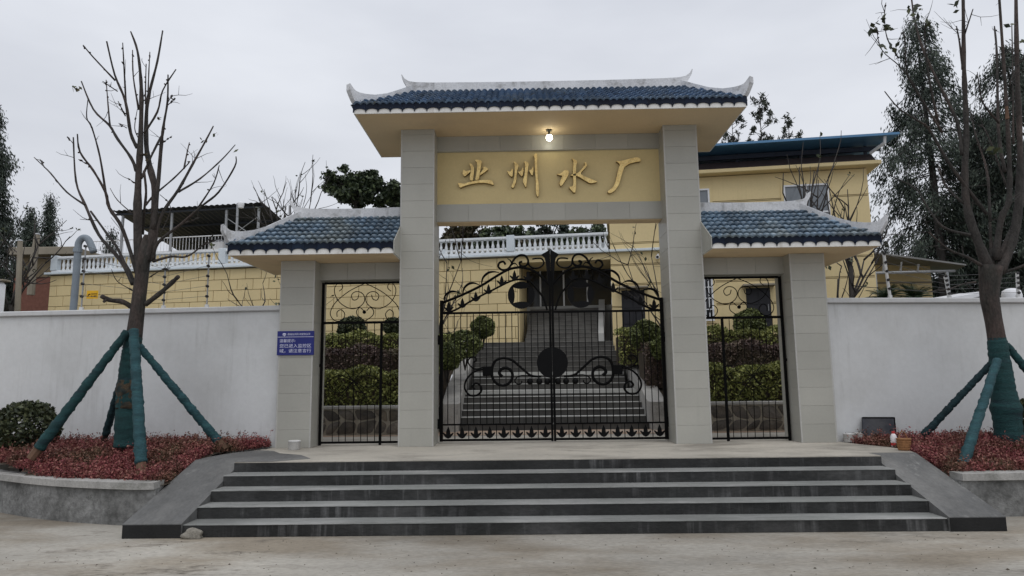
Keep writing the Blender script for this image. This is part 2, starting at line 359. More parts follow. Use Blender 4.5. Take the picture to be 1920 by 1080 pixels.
glyph([[(295, 285), (330, 280), (375, 330), (390, 370), (380, 500), (370, 600), (315, 600), (305, 520), (330, 420), (325, 350)],
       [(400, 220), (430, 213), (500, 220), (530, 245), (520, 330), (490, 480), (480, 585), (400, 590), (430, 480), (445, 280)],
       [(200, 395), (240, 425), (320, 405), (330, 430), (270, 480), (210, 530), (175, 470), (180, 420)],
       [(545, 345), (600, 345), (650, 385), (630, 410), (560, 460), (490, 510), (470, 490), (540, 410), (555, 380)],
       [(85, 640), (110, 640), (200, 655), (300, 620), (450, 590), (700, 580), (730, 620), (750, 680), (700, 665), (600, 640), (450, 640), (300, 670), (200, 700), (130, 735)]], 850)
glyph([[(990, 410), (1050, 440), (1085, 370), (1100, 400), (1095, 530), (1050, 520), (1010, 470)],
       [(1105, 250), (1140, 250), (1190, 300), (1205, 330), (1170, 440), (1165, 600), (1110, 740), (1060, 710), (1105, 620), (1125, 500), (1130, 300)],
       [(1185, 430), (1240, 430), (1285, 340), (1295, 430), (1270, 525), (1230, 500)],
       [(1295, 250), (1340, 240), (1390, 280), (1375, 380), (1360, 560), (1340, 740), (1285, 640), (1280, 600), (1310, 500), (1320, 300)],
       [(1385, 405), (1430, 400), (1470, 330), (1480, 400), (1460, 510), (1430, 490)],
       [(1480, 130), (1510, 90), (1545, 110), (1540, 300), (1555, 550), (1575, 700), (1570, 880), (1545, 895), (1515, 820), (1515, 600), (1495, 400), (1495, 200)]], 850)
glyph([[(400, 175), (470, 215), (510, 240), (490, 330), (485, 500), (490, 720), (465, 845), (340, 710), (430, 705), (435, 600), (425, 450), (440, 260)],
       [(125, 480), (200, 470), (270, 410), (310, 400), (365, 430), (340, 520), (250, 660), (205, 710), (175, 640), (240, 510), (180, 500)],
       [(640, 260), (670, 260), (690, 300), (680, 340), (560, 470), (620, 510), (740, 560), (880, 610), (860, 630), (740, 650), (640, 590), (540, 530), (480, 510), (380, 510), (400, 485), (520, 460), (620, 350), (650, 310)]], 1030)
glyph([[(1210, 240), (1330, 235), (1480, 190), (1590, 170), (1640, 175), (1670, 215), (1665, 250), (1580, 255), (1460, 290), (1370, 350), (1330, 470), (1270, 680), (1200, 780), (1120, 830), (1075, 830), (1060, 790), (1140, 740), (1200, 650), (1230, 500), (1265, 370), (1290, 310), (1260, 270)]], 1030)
# side lintels
for s in (-1, 1):
    x0, x1 = sorted((s*(XM+PW), s*XS))
    b = mk('side_lintel', G().box(x0, x1, .3, .75, 3.02, H2), 'pillar_core', gw)
    for i in range(3): link('tile', tilemesh((x1-x0)/3, .316, 'x'), b, np.array((x0+i*(x1-x0)/3, .299, 3.02))-wl(b))

# roof tiles: one S-shaped tile, width CP, laid up the slope
CP = .115
def tile_geo(Lr):
    n = 8; top, low, back = [], [], []
    for i in range(n+1):
        u = i/n; h = .006+.036*max(0., math.sin(math.pi*min(1, max(0, (u-.12)/.88))))**.7
        top.append((u*CP, -.012, h+.046)); low.append((u*CP, 0.012, h+.0)); back.append((u*CP, Lr*1.12, h*.8+.002))
    v = low+top+back; k = n+1
    return v, [(i, i+1, k+i+1, k+i) for i in range(n)]+[(k+i, k+i+1, 2*k+i+1, 2*k+i) for i in range(n)]
def slope_frame(p0, ax, up): return p0, ax, up, np.cross(ax, up)
def lay(roof, p0, ax, updir, width, length, rows, inside, separate, mname):
    """tiles on the plane through p0 spanned by ax (along the eave) and updir (up the slope)"""
    Lr = length/rows; V, F = tile_geo(Lr); nrm = np.cross(ax, updir)
    R = np.stack([ax, updir, nrm], 1); acc = G(); cols = int(round(width/CP))
    key = ('rt', round(Lr, 3))
    if separate:
        if key not in tile_cache:
            me = bpy.data.meshes.new('roof_tile'); me.from_pydata(V, [], F); me.materials.append(M['glaze']); me.polygons.foreach_set('use_smooth', [True]*len(F)); tile_cache[key] = me
        me = tile_cache[key]
    Rm = Matrix(R.tolist()).to_4x4(); nn = 0
    for r in range(rows):
        for c in range(cols):
            a, b = c*CP, r*Lr
            if not inside(a+CP/2, b+Lr*.45): continue
            pos = p0+ax*(a+random.uniform(-.004, .004))+updir*(b+random.uniform(-.004, .004))
            if separate:
                o = link('roof_tile', me, roof); o.matrix_local = Matrix.Translation(Vector(pos-wl(roof))+Vector((0, 0, random.uniform(-.003, .005)))) @ Rm @ Matrix.Rotation(random.gauss(0, .022), 4, 'Z'); nn += 1
            else:
                k_ = random.gauss(0, .022); acc.add([tuple(pos+R@np.array((v[0]-k_*v[1], v[1]+k_*v[0], v[2]+.002))) for v in V], F)
    if not separate and acc.v:
        o = mk('roof_tile_field', acc, mname, roof, smooth=True); o['kind'] = 'stuff'
    return nn
drip_cache = {}
def drips(roof, x0, x1, y, zt, zb, along='x', sgn=1):
    """blue drip tiles with scalloped lower edge hung on the eave"""
    n = max(1, round((x1-x0)/.215)); w_ = (x1-x0)/n; h = zt-zb
    k = (round(w_, 4), round(h, 3), along, sgn)
    if k not in drip_cache:
        pts = [(.002, h), (.002, h*.1)]+[(w_*(.5-.475*math.cos(math.pi*t/10)), h*(.13+.33*math.sin(math.pi*t/10)**.75)) for t in range(0, 11)]+[(w_-.002, h*.1), (w_-.002, h)]
        pts = [(a, b) for a, b in pts]
        g = G()
        if along == 'x': g.prism(pts, lambda a, b: (a, 0, b), lambda a, b: (a, -.016*sgn, b))
        else: g.prism(pts, lambda a, b: (0, a, b), lambda a, b: (.016*sgn, a, b))
        me = bpy.data.meshes.new('drip_tile'); me.from_pydata(g.v, [], g.f); me.materials.append(M['drip']); drip_cache[k] = me
    for i in range(n):
        p = (x0+i*w_, y, zb) if along == 'x' else (y, x0+i*w_, zb)
        link('drip_tile', drip_cache[k], roof, np.array(p)-wl(roof))
def ribbon(path, wd, name, m, roof):
    """path: list of (centre xyz bottom, top z); swept box of width wd"""
    V, F = [], []; P = [np.array(p[0]) for p in path]; n = len(P)
    for i in range(n):
        t = P[min(i+1, n-1)]-P[max(i-1, 0)]; t[2] = 0; t = unit(t); s = np.array([-t[1], t[0], 0])*wd/2*(path[i][2] if len(path[i]) > 2 else 1)
        b = P[i]; V += [b-s, b+s, np.array([b[0], b[1], path[i][1]])+s, np.array([b[0], b[1], path[i][1]])-s]
    for i in range(n-1):
        for k in range(4): F.append((4*i+k, 4*i+(k+1) % 4, 4*i+4+(k+1) % 4, 4*i+4+k))
    F += [(3, 2, 1, 0), tuple(4*(n-1)+k for k in range(4))]
    return mk(name, G().add(V, F), m, roof)
def hip(roof, top, corner):
    top, corner = np.array(top), np.array(corner); d = corner-top; dh = unit(np.array([d[0], d[1], 0])); Lh = np.linalg.norm(d[:2])
    path = []
    for t, hb, ht in ((-.04, 0, .16), (.12, -.02, .165), (.3, -.05, .17), (.5, -.075, .17), (.7, -.07, .185), (.85, -.03, .20), (.95, .0, .225), (1.0, .02, .25), (1.03, .07, .285), (1.065, .15, .32), (1.09, .215, .345)):
        p = top+d*min(t, 1)+dh*max(0, t-1)*Lh
        z = top[2]+(corner[2]-top[2])*min(t, 1)
        path.append(((p[0], p[1], z+hb+.01), z+hb+.01+(ht-hb if t > 1 else ht+.0*hb), 1))
    path = [(a, max(b, a[2]+.03), w_) for a, b, w_ in path]
    path = [(a, a[2]+(b-a[2])*.86, w_) for a, b, w_ in path]
    ribbon(path, .1, 'hip_ridge', 'ridge_white', roof)
def ridge(roof, x0, x1, y, z0, z1, horn0, horn1):
    prof = []
    top = []
    n = 14
    for i in range(n+1):
        x = x0+(x1-x0)*i/n; sag = .02*(2*i/n-1)**2; top.append((x, z1-.01+sag))
    poly = [(x0, z0)]
    poly2 = [(x1, z0)]
    L_ = []
    if horn0: L_ = [(x0-.06, z0+.04), (x0-.15, z1-.02), (x0-.21, z1+.08), (x0-.235, z1+.17), (x0-.222, z1+.185), (x0-.17, z1+.10), (x0-.09, z1+.045), (x0+.04, z1+.02)]
    else: L_ = [(x0, z1)]
    R2 = []
    if horn1: R2 = [(x1-.04, z1+.02), (x1+.09, z1+.045), (x1+.17, z1+.10), (x1+.222, z1+.185), (x1+.235, z1+.17), (x1+.21, z1+.08), (x1+.15, z1-.02), (x1+.06, z0+.04)]
    else: R2 = [(x1, z1)]
    P = poly+L_+top[1:-1]+R2+poly2
    g = G().prism(P, lambda a, b: (a, y-.075, b), lambda a, b: (a, y+.075, b)); mk('ridge', g, 'ridge_white', roof)
# main roof ------------------------------------------------------
def hip_roof(name, X0, X1, Y0, Y1, zs, ze, zr, rx0, rx1, hips, rows, separate):
    roof = thing(name, None, None, ((X0+X1)/2, (Y0+Y1)/2, zs)); roof.parent = gw
    roof.location = Vector(roof.location)-Vector(wl(gw)); WL[roof.name] = np.array(((X0+X1)/2, (Y0+Y1)/2, zs)); 
    yc = (Y0+Y1)/2
    mk('soffit', G().box(X0+.02, X1-.02, Y0+.02, Y1-.02, zs, zs+.05), 'cream', roof)
    fb = G(); fb.box(X0, X1, Y0, Y0+.05, zs+.002, ze-.01); fb.box(X0, X1, Y1-.05, Y1, zs+.002, ze-.01); fb.box(X0, X0+.05, Y0+.051, Y1-.051, zs+.002, ze-.01); fb.box(X1-.05, X1, Y0+.051, Y1-.051, zs+.002, ze-.01)
    mk('fascia', fb, 'fascia_white', roof)
    drips(roof, X0, X1, Y0-.001, ze+.02, zs+.004)
    drips(roof, X0, X1, Y1+.017, ze+.02, zs+.004)
    if hips[0]: drips(roof, Y0, Y1, X0-.001, ze+.02, zs+.004, 'y', -1)
    if hips[1]: drips(roof, Y0, Y1, X1+.001, ze+.02, zs+.004, 'y', 1)
    # closed roof body under the tiles
    b = G(); e = ze-.012
    b.add([(X0+.05, Y0+.03, e), (X1-.05, Y0+.03, e), (X1-.05, Y1-.03, e), (X0+.05, Y1-.03, e), (rx0, yc, zr-.04), (rx1, yc, zr-.04)],
          [(0, 1, 5, 4), (2, 3, 4, 5), (3, 0, 4), (1, 2, 5), (0, 3, 2, 1)])
    mk('roof_body', b, 'glaze_field' if not separate else 'drip', roof)
    run = yc-Y0; rise = zr-ze; Ls = math.hypot(run, rise); uf = np.array([0, run/Ls, rise/Ls]); ub = np.array([0, -run/Ls, rise/Ls])
    gap0, gap1 = rx0-X0, X1-rx1
    ins = lambda a, bb: a > gap0*bb/Ls-.01 and a < (X1-X0)-gap1*bb/Ls+.01
    nn = lay(roof, np.array([X0, Y0-.015, ze-.03]), np.array([1., 0, 0]), uf, X1-X0, Ls, rows, ins, separate, 'glaze_field')
    insb = lambda a, bb: a > gap1*bb/Ls-.01 and a < (X1-X0)-gap0*bb/Ls+.01
    lay(roof, np.array([X1, Y1+.015, ze-.03]), np.array([-1., 0, 0]), ub, X1-X0, Ls, rows, insb, False, 'glaze_field')
    W = Y1-Y0
    if hips[0]:
        L2 = math.hypot(gap0, rise); lay(roof, np.array([X0-.015, Y1, ze-.03]), np.array([0, -1., 0]), np.array([gap0/L2, 0, rise/L2]), W, L2, rows, lambda a, bb: a > W/2*bb/L2 and a < W-W/2*bb/L2, False, 'glaze_field')
        hip(roof, (rx0, yc, zr), (X0, Y0, ze)); hip(roof, (rx0, yc, zr), (X0, Y1, ze))
    if hips[1]:
        L2 = math.hypot(gap1, rise); lay(roof, np.array([X1+.015, Y0, ze-.03]), np.array([0, 1., 0]), np.array([-gap1/L2, 0, rise/L2]), W, L2, rows, lambda a, bb: a > W/2*bb/L2 and a < W-W/2*bb/L2, False, 'glaze_field')
        hip(roof, (rx1, yc, zr), (X1, Y0, ze)); hip(roof, (rx1, yc, zr), (X1, Y1, ze))
    ridge(roof, rx0-(.0 if hips[0] else 0), rx1, yc, zr-.06, zr+.15, hips[0], hips[1])
    for h_, x in ((hips[0], X0), (hips[1], X1)):
        if not h_:
            sg = -1 if x == X0 else 1
            g = G().prism([(Y0-.02, zs), (Y0-.02, ze+.02), (yc, zr+.02), (Y1+.02, ze+.02), (Y1+.02, zs)], lambda a, b_: (x, a, b_), lambda a, b_: (x+sg*.012, a, b_))
            mk('roof_end', g, 'pillar_core', roof)
    return roof, nn
_, _ = hip_roof('main_roof', -3.44, 3.42, -.79, 1.55, H1, 5.965, 6.70, -2.58, 2.58, (1, 1), 7, False)
_, n1 = hip_roof('side_roof', -5.63, -2.745, -.6, 1.6, H2+.002, 3.535, 4.27, -4.72, -2.745, (1, 0), 7, True)
_, n2 = hip_roof('side_roof', 2.745, 5.63, -.6, 1.6, H2+.002, 3.52, 4.27, 2.745, 4.72, (0, 1), 7, True)
print('side roof tiles', n1, n2)

# lamp under the main eave
lp = thing('bulb_lamp', 'lit round bulb hanging under the main gateway eave', 'lamp', (0.02, .13, H1))
mk('ceiling_rose', G().lathe([(.055, -.02), (.055, -.001)], 14, (0.02, .13, H1)), 'lamp_cap', lp)
mk('lamp_holder', G().lathe([(.028, -.10), (.022, -.06), (.012, -.019)], 12, (0.02, .13, H1)), 'lamp_cap', lp)
mk('bulb', G().lathe([(.012, -.212), (.04, -.205), (.058, -.17), (.058, -.135), (.045, -.108), (.02, -.099)], 18, (0.02, .13, H1)), 'bulb', lp, smooth=True)

# ------------------------------------------------------------------ iron gates
GY, GC = .6, .014
def z4(x, y): return at(820+x/4.32, 410+y/4.32, GY)
def z8(x, y): return at(800+x/4, 620+y/4, GY)
def gate_leaf(s):
    lf = thing('gate_leaf', 'left black iron leaf of the main gate, coin disc over yellow wall' if s < 0 else 'right black iron leaf of the main gate, coin disc over dark doorway',
               'gate', (s*2.06+GC, GY, 0), 'main gate leaves')
    def mir(p):
        p = np.array(p, float)
        if s > 0: p[0] = 2*GC-p[0]
        return p
    def bar(name, pts, r, parent=lf, n=6, sm=0):
        P = [mir(p) for p in pts]
        if sm: P = crom(P, sm)
        return mk(name, G().tube(P, r, n), 'iron', parent, smooth=True)
    X0, X1 = -2.055, GC-.022
    zb, zl, zm, zt = .055, .335, z4(400, 762)[2], z4(30, 672)[2]
    def sq(name, x0, x1, z0, z1, d=.02):
        a, b = sorted((mir((x0, 0, 0))[0], mir((x1, 0, 0))[0]))
        return mk(name, G().cbox(a, b, GY-d, GY+d, z0, z1, .004), 'iron', lf)
    sq('hinge_stile', X0-.03, X0+.03, .03, zt+.02, .03)
    sq('meeting_stile', X1-.024, X1+.018, .02, z4(905, 420)[2], .026)
    sq('bottom_rail', X0, X1, zb-.02, zb+.02); sq('lower_rail', X0, X1, zl-.015, zl+.015, .016); sq('mid_rail', X0, X1, zm-.02, zm+.02, .022)
    up = [z4(*p) for p in [(45, 680), (200, 618), (360, 540), (480, 465), (570, 415), (640, 397), (700, 397), (780, 422), (850, 475), (905, 535)]]
    lo = [z4(*p) for p in [(45, 764), (140, 742), (300, 652), (440, 582), (580, 512), (660, 492), (740, 503), (800, 562), (855, 640), (890, 740)]]
    bar('arch_bar', up, .026, sm=5); bar('arch_bar', lo, .02, sm=5)
    for i in range(16):
        x = X0+.0+(X1-X0)*(i+1)/17
        bar('picket', [(x, GY, zl), (x, GY, zm)], .0085, n=5)
    for i in range(8):
        x = X0+(X1-X0)*(i+1)/8-.004
        if i < 7: bar('short_picket', [(x, GY, zb), (x, GY, zl)], .0085, n=5)
    for x, y0, y1 in ((150, 642, 738), (258, 590, 676), (365, 538, 622), (472, 472, 566), (578, 412, 512), (685, 398, 492)):
        bar('short_picket', [z4(x, y0), z4(x, y1)], .008, n=5)
    # three-pointed iron leaves
    tul = [(0, -.5), (.22, -.42), (.5, -.1), (.46, .0), (.2, -.14), (.17, .12), (0, .5), (-.17, .12), (-.2, -.14), (-.46, .0), (-.5, -.1), (-.22, -.42)]
    def tulip(cx, cz, wd, ht):
        g = G(); c = mir((cx, GY, cz))
        g.prism([(a*wd, b*ht) for a, b in tul], lambda a, b: (c[0]+a, GY-.012, c[2]+b), lambda a, b: (c[0]+a, GY+.012, c[2]+b)); mk('iron_leaf', g, 'iron_disc', lf)
    for x, y in ((92, 712), (203, 682), (312, 630), (415, 570), (522, 500), (625, 458), (735, 462)):
        p = z4(x, y); tulip(p[0], p[2], .185, .20)
    for i in range(8):
        x = X0+(X1-X0)*(i+.5)/8; tulip(x, (zb+zl)/2, .2, .225)
    # crescents and scrolls over the arch
    for pts in ([(50, 655), (70, 615), (105, 592), (150, 592), (190, 606)], [(205, 610), (218, 562), (255, 528), (300, 522), (345, 540)], [(358, 530), (370, 478), (410, 440), (455, 430), (500, 437)]):
        P = [mir(z4(*p)) for p in pts]; Q = crom(P, 4); n = len(Q)
        mk('crescent', G().tube(Q, [.008+.016*math.sin(math.pi*min(1, i/n*1.15)) for i in range(n)], 6), 'iron', lf, smooth=True)
    def scroll(pts, r0, r1, cv):
        P = crom([mir(cv(*p)) for p in pts], 5); n = len(P)
        mk('scroll', G().tube(P, [r0+(r1-r0)*i/(n-1) for i in range(n)], 6), 'iron', lf, smooth=True)
    scroll([(552, 372), (535, 348), (503, 358), (495, 390), (525, 415), (570, 408), (600, 370), (622, 328), (665, 297), (710, 300), (735, 335), (728, 370), (700, 388), (672, 378), (666, 355), (688, 348)], .022, .022, z4)
    scroll([(604, 366), (592, 340), (568, 322)], .018, .006, z4); scroll([(602, 372), (630, 362), (655, 390)], .018, .006, z4)
    scroll([(735, 335), (745, 378), (785, 402), (835, 392), (862, 360), (845, 325), (800, 322), (770, 328)], .018, .016, z4)
    # half spear finial
    g = G(); fin = [(915, 243), (893, 262), (842, 292), (868, 318), (878, 360), (886, 430), (893, 520), (915, 520)]
    fp = [mir(z4(*p)) for p in fin]; e = mir((X1+.02, GY, 0))[0]
    fp = [np.array((e if abs(p[0]-e) < .045 and i in (0, 7) else p[0], GY, p[2])) for i, p in enumerate(fp)]
    g.prism([(p[0], p[2]) for p in fp], lambda a, b: (a, GY-.02, b), lambda a, b: (a, GY+.02, b)); mk('finial', g, 'iron_disc', lf)
    # coin disc with a concave square hole
    c = mir(z4(680, 620)); R = .255; n = 32; ring = [(R*math.cos(2*math.pi*k/n), R*math.sin(2*math.pi*k/n)) for k in range(n)]
    hole = []
    cs = [(.15, .15), (-.15, .15), (-.15, -.15), (.15, -.15)]
    for i in range(4):
        a, b = np.array(cs[i]), np.array(cs[(i+1) % 4]); mid = (a+b)/2*.66
        for k in range(8):
            t = k/8; hole.append(tuple((1-t)**2*a+2*t*(1-t)*mid+t*t*b))
    off = 4; ring = [(R*math.cos(2*math.pi*(k+off)/n), R*math.sin(2*math.pi*(k+off)/n)) for k in range(n)]
    v = [(c[0]+a, GY-.035, c[2]+b) for a, b in ring]+[(c[0]+a, GY-.02, c[2]+b) for a, b in hole]+[(c[0]+a, GY+.035, c[2]+b) for a, b in ring]+[(c[0]+a, GY+.02, c[2]+b) for a, b in hole]
    f = []
    for k in range(n):
        j = (k+1) % n; f += [(k, j, n+j, n+k), (2*n+j, 2*n+k, 3*n+k, 3*n+j), (j, k, 2*n+k, 2*n+j), (n+k, n+j, 3*n+j, 3*n+k)]
    mk('coin_disc', G().add(v, f), 'iron_disc', lf)
    # half of the round lock plate
    c = (GC, GY, at(1037, 680, GY)[2]); R = .285
    poly = [(R*math.cos(a), R*math.sin(a)) for a in np.linspace(math.pi/2, 3*math.pi/2, 20)]; poly = [(a*(-s) if s > 0 else a, b) for a, b in poly]; poly = [(a+s*.004, b) for a, b in poly]
    g = G().prism(poly, lambda a, b: (c[0]+a, GY-.045, c[2]+b), lambda a, b: (c[0]+a, GY-.027, c[2]+b)); mk('lock_plate', g, 'iron_disc', lf)
    # lower scrolls
    scroll([(860, 345), (780, 335), (700, 270), (640, 222), (575, 205), (515, 228), (490, 290), (497, 360), (540, 405), (600, 405), (640, 362), (638, 308), (600, 280), (560, 290), (545, 320), (568, 345)], .024, .034, z8)
    a, b = mir(z8(420, 340)), mir(z8(497, 268)); x0, x1 = sorted((a[0], b[0])); mk('scroll_block', G().cbox(x0, x1, GY-.03, GY+.03, a[2], b[2], .01), 'iron', lf)
    scroll([(420, 290), (350, 312), (297, 370), (285, 430), (318, 480), (370, 487), (410, 452), (400, 408), (366, 395), (345, 418), (362, 440)], .018, .024, z8)
    scroll([(420, 275), (372, 290), (330, 268), (310, 230), (332, 200), (366, 202), (370, 226), (350, 236)], .014, .016, z8)
    scroll([(790, 340), (720, 336), (675, 352), (662, 380), (685, 402), (712, 392), (712, 375)], .012, .014, z8)
    for x in (775, 845, 905):
        p = mir(z8(x, 380)); g = G(); g.lathe([(.01, -.06), (.045, -.045), (.06, 0), (.045, .045), (.01, .06)], 10, (p[0], GY, p[2])); mk('rosette', g, 'iron_disc', lf, smooth=True)
    for z in (.35, 1.9):
        sq('hinge', X0-.075, X0-.03, z-.09, z+.09, .022)
    return lf
gate_leaf(-1); gate_leaf(1)
def side_gate(s):
    YG = .42
    sg = thing('side_gate', 'narrow black iron side gate with curled scrolls beside the blue notice' if s < 0 else 'narrow black iron side gate right of the main gate, near the dark board', 'gate', (s*3.51, YG, 0), 'side gates')
    def cv(x, y):
        p = at(600+x/3.2727, 510+y/3.2727, YG)
        if s > 0: p[0] = -p[0]
        return p
    zt, zm, zb = 2.985, cv(270, 310)[2], .05
    xa, xb = -4.25, -2.76
    def sq(name, x0, x1, z0, z1, d=.016, parent=sg):
        if s > 0: x0, x1 = -x1, -x0
        return mk(name, G().cbox(x0, x1, YG-d, YG+d, z0, z1, .004), 'iron', parent)
    def tube(name, pts, r, parent=sg, sm=5):
        P = [cv(*p) for p in pts]; P = crom(P, sm) if sm else P
        return mk(name, G().tube(P, r, 5), 'iron', parent, smooth=True)
    sq('frame_post', xa-.022, xa+.022, .0, zt, .024); sq('frame_post', xb-.022, xb+.022, .0, zt, .022); sq('top_rail', xa+.022, xb-.022, zt-.03, zt+.01, .022); sq('mid_rail', xa+.022, xb-.022, zm-.022, zm+.022, .02)
    px = cv(373, 680)[0]*(1 if s < 0 else -1)
    sq('frame_post', px-.022, px+.022, .0, zm-.022, .022); sq('bottom_rail', xa+.022, xb-.022, zb-.02, zb+.02)
    mx_ = 277
    def both(pts, r):
        tube('scroll', pts, r); tube('scroll', [(2*mx_-x, y) for x, y in pts], r)
    both([(280, 68), (180, 117), (100, 182), (68, 232), (66, 270), (95, 300), (135, 295), (152, 260), (130, 232), (105, 245), (105, 275)], .0085)
    both([(118, 118), (138, 98), (133, 74), (110, 70), (90, 100), (95, 145), (130, 195), (190, 225), (240, 215), (270, 185), (272, 150), (250, 125), (215, 122), (193, 145), (205, 172), (230, 165), (238, 140)], .0085)
    both([(276, 300), (232, 268), (225, 238), (245, 218), (268, 238)], .0085)
    p = cv(272, 246); mk('rosette', G().lathe([(.006, -.035), (.03, -.02), (.035, 0), (.03, .02), (.006, .035)], 8, (p[0], YG, p[2])), 'iron', sg)
    for x in (75, 115, 155, 205, 250, 290, 335):
        ya = 1050
        if x == 205: tube('picket', [(x, 310), (x, ya)], .007, sm=0)
        else: tube('picket', [(x, 310), (x, 560-abs(x-205)*.1)], .007, sm=0); tube('picket', [(x, 800+abs(x-205)*.1), (x, ya)], .007, sm=0)
    tube('picket', [(435, 310), (432, 1050)], .007, sm=0)
    for pts in ([(125, 570), (165, 620), (205, 670), (260, 740), (300, 790)], [(290, 570), (250, 615), (205, 670), (150, 745), (110, 790)],
                [(48, 690), (85, 645), (140, 638), (205, 670), (270, 705), (330, 700), (362, 660)], [(48, 690), (85, 735), (140, 735), (205, 670), (270, 640), (330, 640), (362, 680)],
                [(125, 570), (100, 545), (75, 560), (85, 590)], [(290, 570), (312, 600), (300, 635), (285, 620)]):
        tube('scroll', pts, .0075)
    sq('latch', xa-.07, xa-.022, 1.42, 1.47, .02)
    if s > 0:
        sq('handle', px-.14, px+.0, 1.33, 1.36, .03)
side_gate(-1); side_gate(1)

# ------------------------------------------------------------------ blue notice on the left pillar
def text_mesh(txt, size, m, name, parent, loc, rot=(math.pi/2, 0, 0), width=None):
    cu = bpy.data.curves.new('t', 'FONT'); cu.body = txt; cu.size = size; cu.extrude = .0008
    ob = bpy.data.objects.new('t', cu); col.objects.link(ob)
    dg = bpy.context.evaluated_depsgraph_get(); me = bpy.data.meshes.new_from_object(ob.evaluated_get(dg)); bpy.data.objects.remove(ob)
    me.name = name; me.materials.clear(); me.materials.append(M[m])
    co = np.zeros(len(me.vertices)*3); me.vertices.foreach_get('co', co); co = co.reshape(-1, 3)
    if len(co):
        co[:, :2] -= co[:, :2].min(0)
        if width: co[:, 0] *= width/max(co[:, 0].max(), 1e-6)
        me.vertices.foreach_set('co', co.ravel())
    o = link(name, me, parent, np.array(loc)-wl(parent)); o.rotation_euler = rot
    return o
a, b = at(520.5, 621, -.03), at(588, 665.5, -.03)
ns = thing('notice_sign', 'small blue notice with white writing fixed to the left outer gate pillar', 'sign', (a[0], -.02, b[2]))
SW, SH = b[0]-a[0], a[2]-b[2]; x0, z0 = a[0], b[2]
mk('sign_board', G().cbox(x0, x0+SW, -.034, -.0095, z0, z0+SH, .002), 'sign_blue', ns)
mk('sign_line', G().box(x0+.005, x0+SW-.005, -.0355, -.0345, z0+SH*.745, z0+SH*.762), 'sign_ink', ns)
text_mesh('建始县业州供水有限责任公司', SH*.1, 'sign_ink', 'lettering', ns, (x0+SW*.28, -.035, z0+SH*.82), width=SW*.61)
g = G(); cx_, cz_ = x0+SW*.19, z0+SH*.86
g.prism([(.034*math.cos(t), .024*math.sin(t)) for t in np.linspace(0, math.pi, 10)], lambda a, b: (cx_+a, -.034, cz_+b), lambda a, b: (cx_+a, -.0358, cz_+b)); g.box(cx_-.03, cx_+.03, -.0358, -.0342, cz_-.016, cz_-.006); g.box(cx_-.008, cx_+.008, -.0358, -.0342, cz_-.034, cz_-.017)
mk('emblem', g, 'sign_ink', ns)
text_mesh('温馨提示:', SH*.15, 'sign_ink', 'lettering', ns, (x0+SW*.065, -.035, z0+SH*.53), width=SW*.43)
text_mesh('您已进入监控区', SH*.17, 'sign_ink', 'lettering', ns, (x0+SW*.07, -.035, z0+SH*.31), width=SW*.86)
text_mesh('域，请注意言行', SH*.17, 'sign_ink', 'lettering', ns, (x0+SW*.07, -.035, z0+SH*.1), width=SW*.86)

# ------------------------------------------------------------------ white boundary walls
def bwall(s, ang, label):
    o = thing('boundary_wall', label, 'wall', (s*4.9, .12, -.3), rz=0)
    o.rotation_euler.z = -s*math.radians(-ang)
    L_ = 14
    def bx(y0, y1, z0, z1, name, m, par, bv=.01):
        x0, x1 = (-L_, 0) if s < 0 else (0, L_)
        return mk(name, G().cbox(x0, x1, y0, y1, z0+.3, z1+.3, bv), m, par, local=True)
    b = bx(0, .24, -.3, 2.44, 'wall_face', 'white_wall', o)
    bx(-.06, .30, 2.44, 2.535, 'coping', 'white_coping', o, .015)
    return o
bwall(-1, 4.5, 'white rendered boundary wall behind the left staked tree')
bwall(1, 6, 'white rendered boundary wall right of the gateway')
def wall_y(x):                                    # depth of the wall face at x
    return .12+(abs(x)-4.9)*math.tan(math.radians(4.5 if x < 0 else 6))

